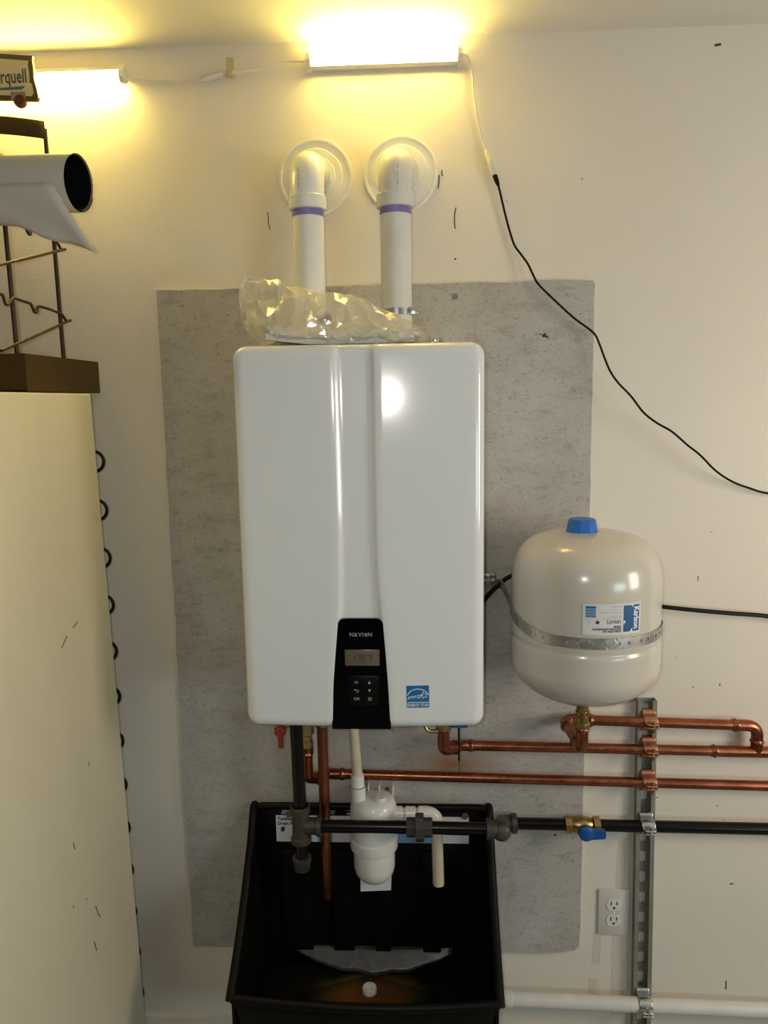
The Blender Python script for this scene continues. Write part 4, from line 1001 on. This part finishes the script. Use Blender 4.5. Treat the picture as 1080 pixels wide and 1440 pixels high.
for zt2 in (1.792, 1.930, 2.028):
    for x in (RX+.010, LX-.010):
        d = .006
        nw_ = [(-.100, 0), (-.118, -.004), (-.135, .007), (-.180, .0115), (-.232, .0125), (-.238, -.001), (-.246, -.001), (-.258, .0135), (-.318, .0155), (-.338, .001), (-.346, .001), (-.352, .0165), (-.372, .0165)]
        MB().tube(fillet([(x, y, zt2+dz) for y, dz in nw_], .004, 3), .0027, 8).build('notched_wire', 'wire', rk)
        MB().tube(fillet([(x, -.118, zt2-.004), (x+.001, -.100, zt2), (x+.001, -.372, zt2-.078)], .003, 3), .0027, 8).build('brace_wire', 'wire', rk)
    for y, dz in ((-.372, .0165), (-.372, -.078)):
        MB().tube([(RX+.010, y, zt2+dz), (LX-.010, y, zt2+dz)], .0027, 8).build('cross_wire', 'wire', rk)
# arched header band between the rear uprights
def arch(x): t = (x-(RX+LX)/2)/((RX-LX)/2); return .010*(1-t*t)
hb = MB(); n = 24; xs = [LX-.004+(RX-.002-LX+.004)*k/n for k in range(n+1)]
bowy = lambda x: -.124-.020*(1-((x-(RX+LX)/2)/((RX-LX)/2))**2)
hb.add([V((x, bowy(x), z+arch(x)*(1.0 if z > 2.14 else 1.0))) for z in (2.1300, 2.1620) for x in xs], [(k, k+1, n+2+k, n+1+k) for k in range(n)])
hb.build('header_band', 'brown', rk, solid=.003)
MB().tube([(-.885, -.148, 2.150), (-.885, -.142, 2.215)], .005, 8).build('sign_post', 'wire', rk)
# sign panel, bowed outline
sg = MB(); SXR, SXL, SZ0, SZ1 = -.7150, -1.047, 2.1900, 2.2730
def sign_outline(ins):
    a = []
    n = 20
    for k in range(n+1):
        t = k/n; x = SXL+ins+.012+(SXR-.016-SXL-2*ins)*t; a.append((x, SZ1-ins-.004+.010*math.sin(PI*t)))
    a += [(SXR-ins-.006, SZ1-ins-.010), (SXR-ins-.0045, SZ1-ins-.028), (SXR-ins-.0052, SZ1-ins-.042), (SXR-ins-.0010, SZ0+ins+.022), (SXR-ins+.0012, SZ0+ins+.006), (SXR-ins-.0025, SZ0+ins)]
    for k in range(n+1):
        t = 1-k/n; x = SXL+ins+.004+(SXR-.012-SXL-2*ins)*t; a.append((x, SZ0+ins+.007*math.sin(PI*t)))
    a += [(SXL+ins, SZ0+ins+.01), (SXL+ins+.004, SZ1-ins-.03)]
    return a
sfn = lambda u, v, h: V((u, -.142-h, v))
fo = sg.prism(sign_outline(0), sfn, (0, .008)).build('sign_frame', 'signframe', rk, angle=25)
MB().prism(sign_outline(.0085), sfn, (.0078, .0088)).build('sign_face', 'signface', fo, smooth=False)
ptxt('Urquell', .0350, lambda u, v, h: V((-.7325+u, -.1510, 2.2330+v)), align='RIGHT', sx=.64, bold=.0006).build('sign_lettering', 'darkteal', fo, smooth=False)
sw2 = MB(); pl = [(-.90+.163*k/12, 2.2165-.0012*math.sin(PI*k/12)*2) for k in range(13)]
sw2.prism(pl+[(-.744, 2.2105), (-.775, 2.2105), (-.83, 2.2115), (-.90, 2.2125)], sfn, (.0088, .0093)); sw2.build('underline_swoosh', 'teal', fo, smooth=False)
MB().prism(rect(-.7660, 2.1920, -.7380, 2.2065), sfn, (.0088, .0095)).build('crest', 'sealtan', fo, smooth=False)
MB().lathe([(.0118, -.007), (.0120, .0), (.0095, .0030), (.0085, .0022), (.0001, .0024)], (-.7500, -.1512, 2.1905), (0, -1, 0), 26).build('red_seal', 'sealred', fo)

# ------------------------------------------------------------------ rolled sheet lying across the rack
rw, rz, rr0 = .345, 1.9865, .0470
ro = thing('rolled_sheet', 'rolled grey-white sheet with black inner face lying on the wire rack', 'roll', (-.75, -rw, rz-.05))
def spiral(mat, off, name, x1, x0=-1.20):
    m = MB(); n = 96; vs = []; turns = 2.2
    prof = []
    for k in range(n+1):
        q = -PI/2+2*PI*turns*k/n; r = rr0-off-.0016*(turns-k/n*turns)-.0009
        prof.append((q, r))
    def pt(a, b):
        i = min(n, int(round(a*n))); q, r = prof[i]
        xe = x1+.006*math.sin(q*1.0+1)+.003*(i/n)
        x = x0+(xe-x0)*b; grow = 1.0+.12*(1-b)
        return V((x, -rw+r*grow*math.cos(q), rz+r*grow*math.sin(q)))
    m.grid(pt, n, 4); return m.build(name, mat, ro, angle=70)
spiral('rollout', 0, 'outer_face', -.5660); spiral('rollin', .0007, 'inner_face', -.5665)
# black rear of the innermost turns closes the far end
MB().tube([(-.70, -rw, rz), (-.5740, -rw, rz)], [.0425, .0405], 36, caps=False).build('inner_turn', 'rollin', ro)
# loose tail of the sheet hanging down in a point
def tail(a, b):
    g = 1+.12*min(1, a*1.0); q0 = math.radians(-14); t = b
    top_x = -.588-.58*a; bot_x = -.5330-.62*a
    x = top_x+(bot_x-top_x)*t
    zb = 1.8690+.052*min(3.0, .62*a/.167)**.9+.004*math.sin(a*40)*min(1, a*9)
    z0 = rz+rr0*g*math.sin(q0); w0 = rw+rr0*g*math.cos(q0)+.0008
    zb = min(zb, z0-.02)
    z = z0+(zb-z0)*t; w = w0-.004*t-.016*t*t+.004*math.sin(a*22+t*4)*t
    return V((x, -w, z))
tl_ = MB().grid(tail, 30, 10); tl_.build('loose_tail', 'rollout', ro, angle=70, solid=.0006)
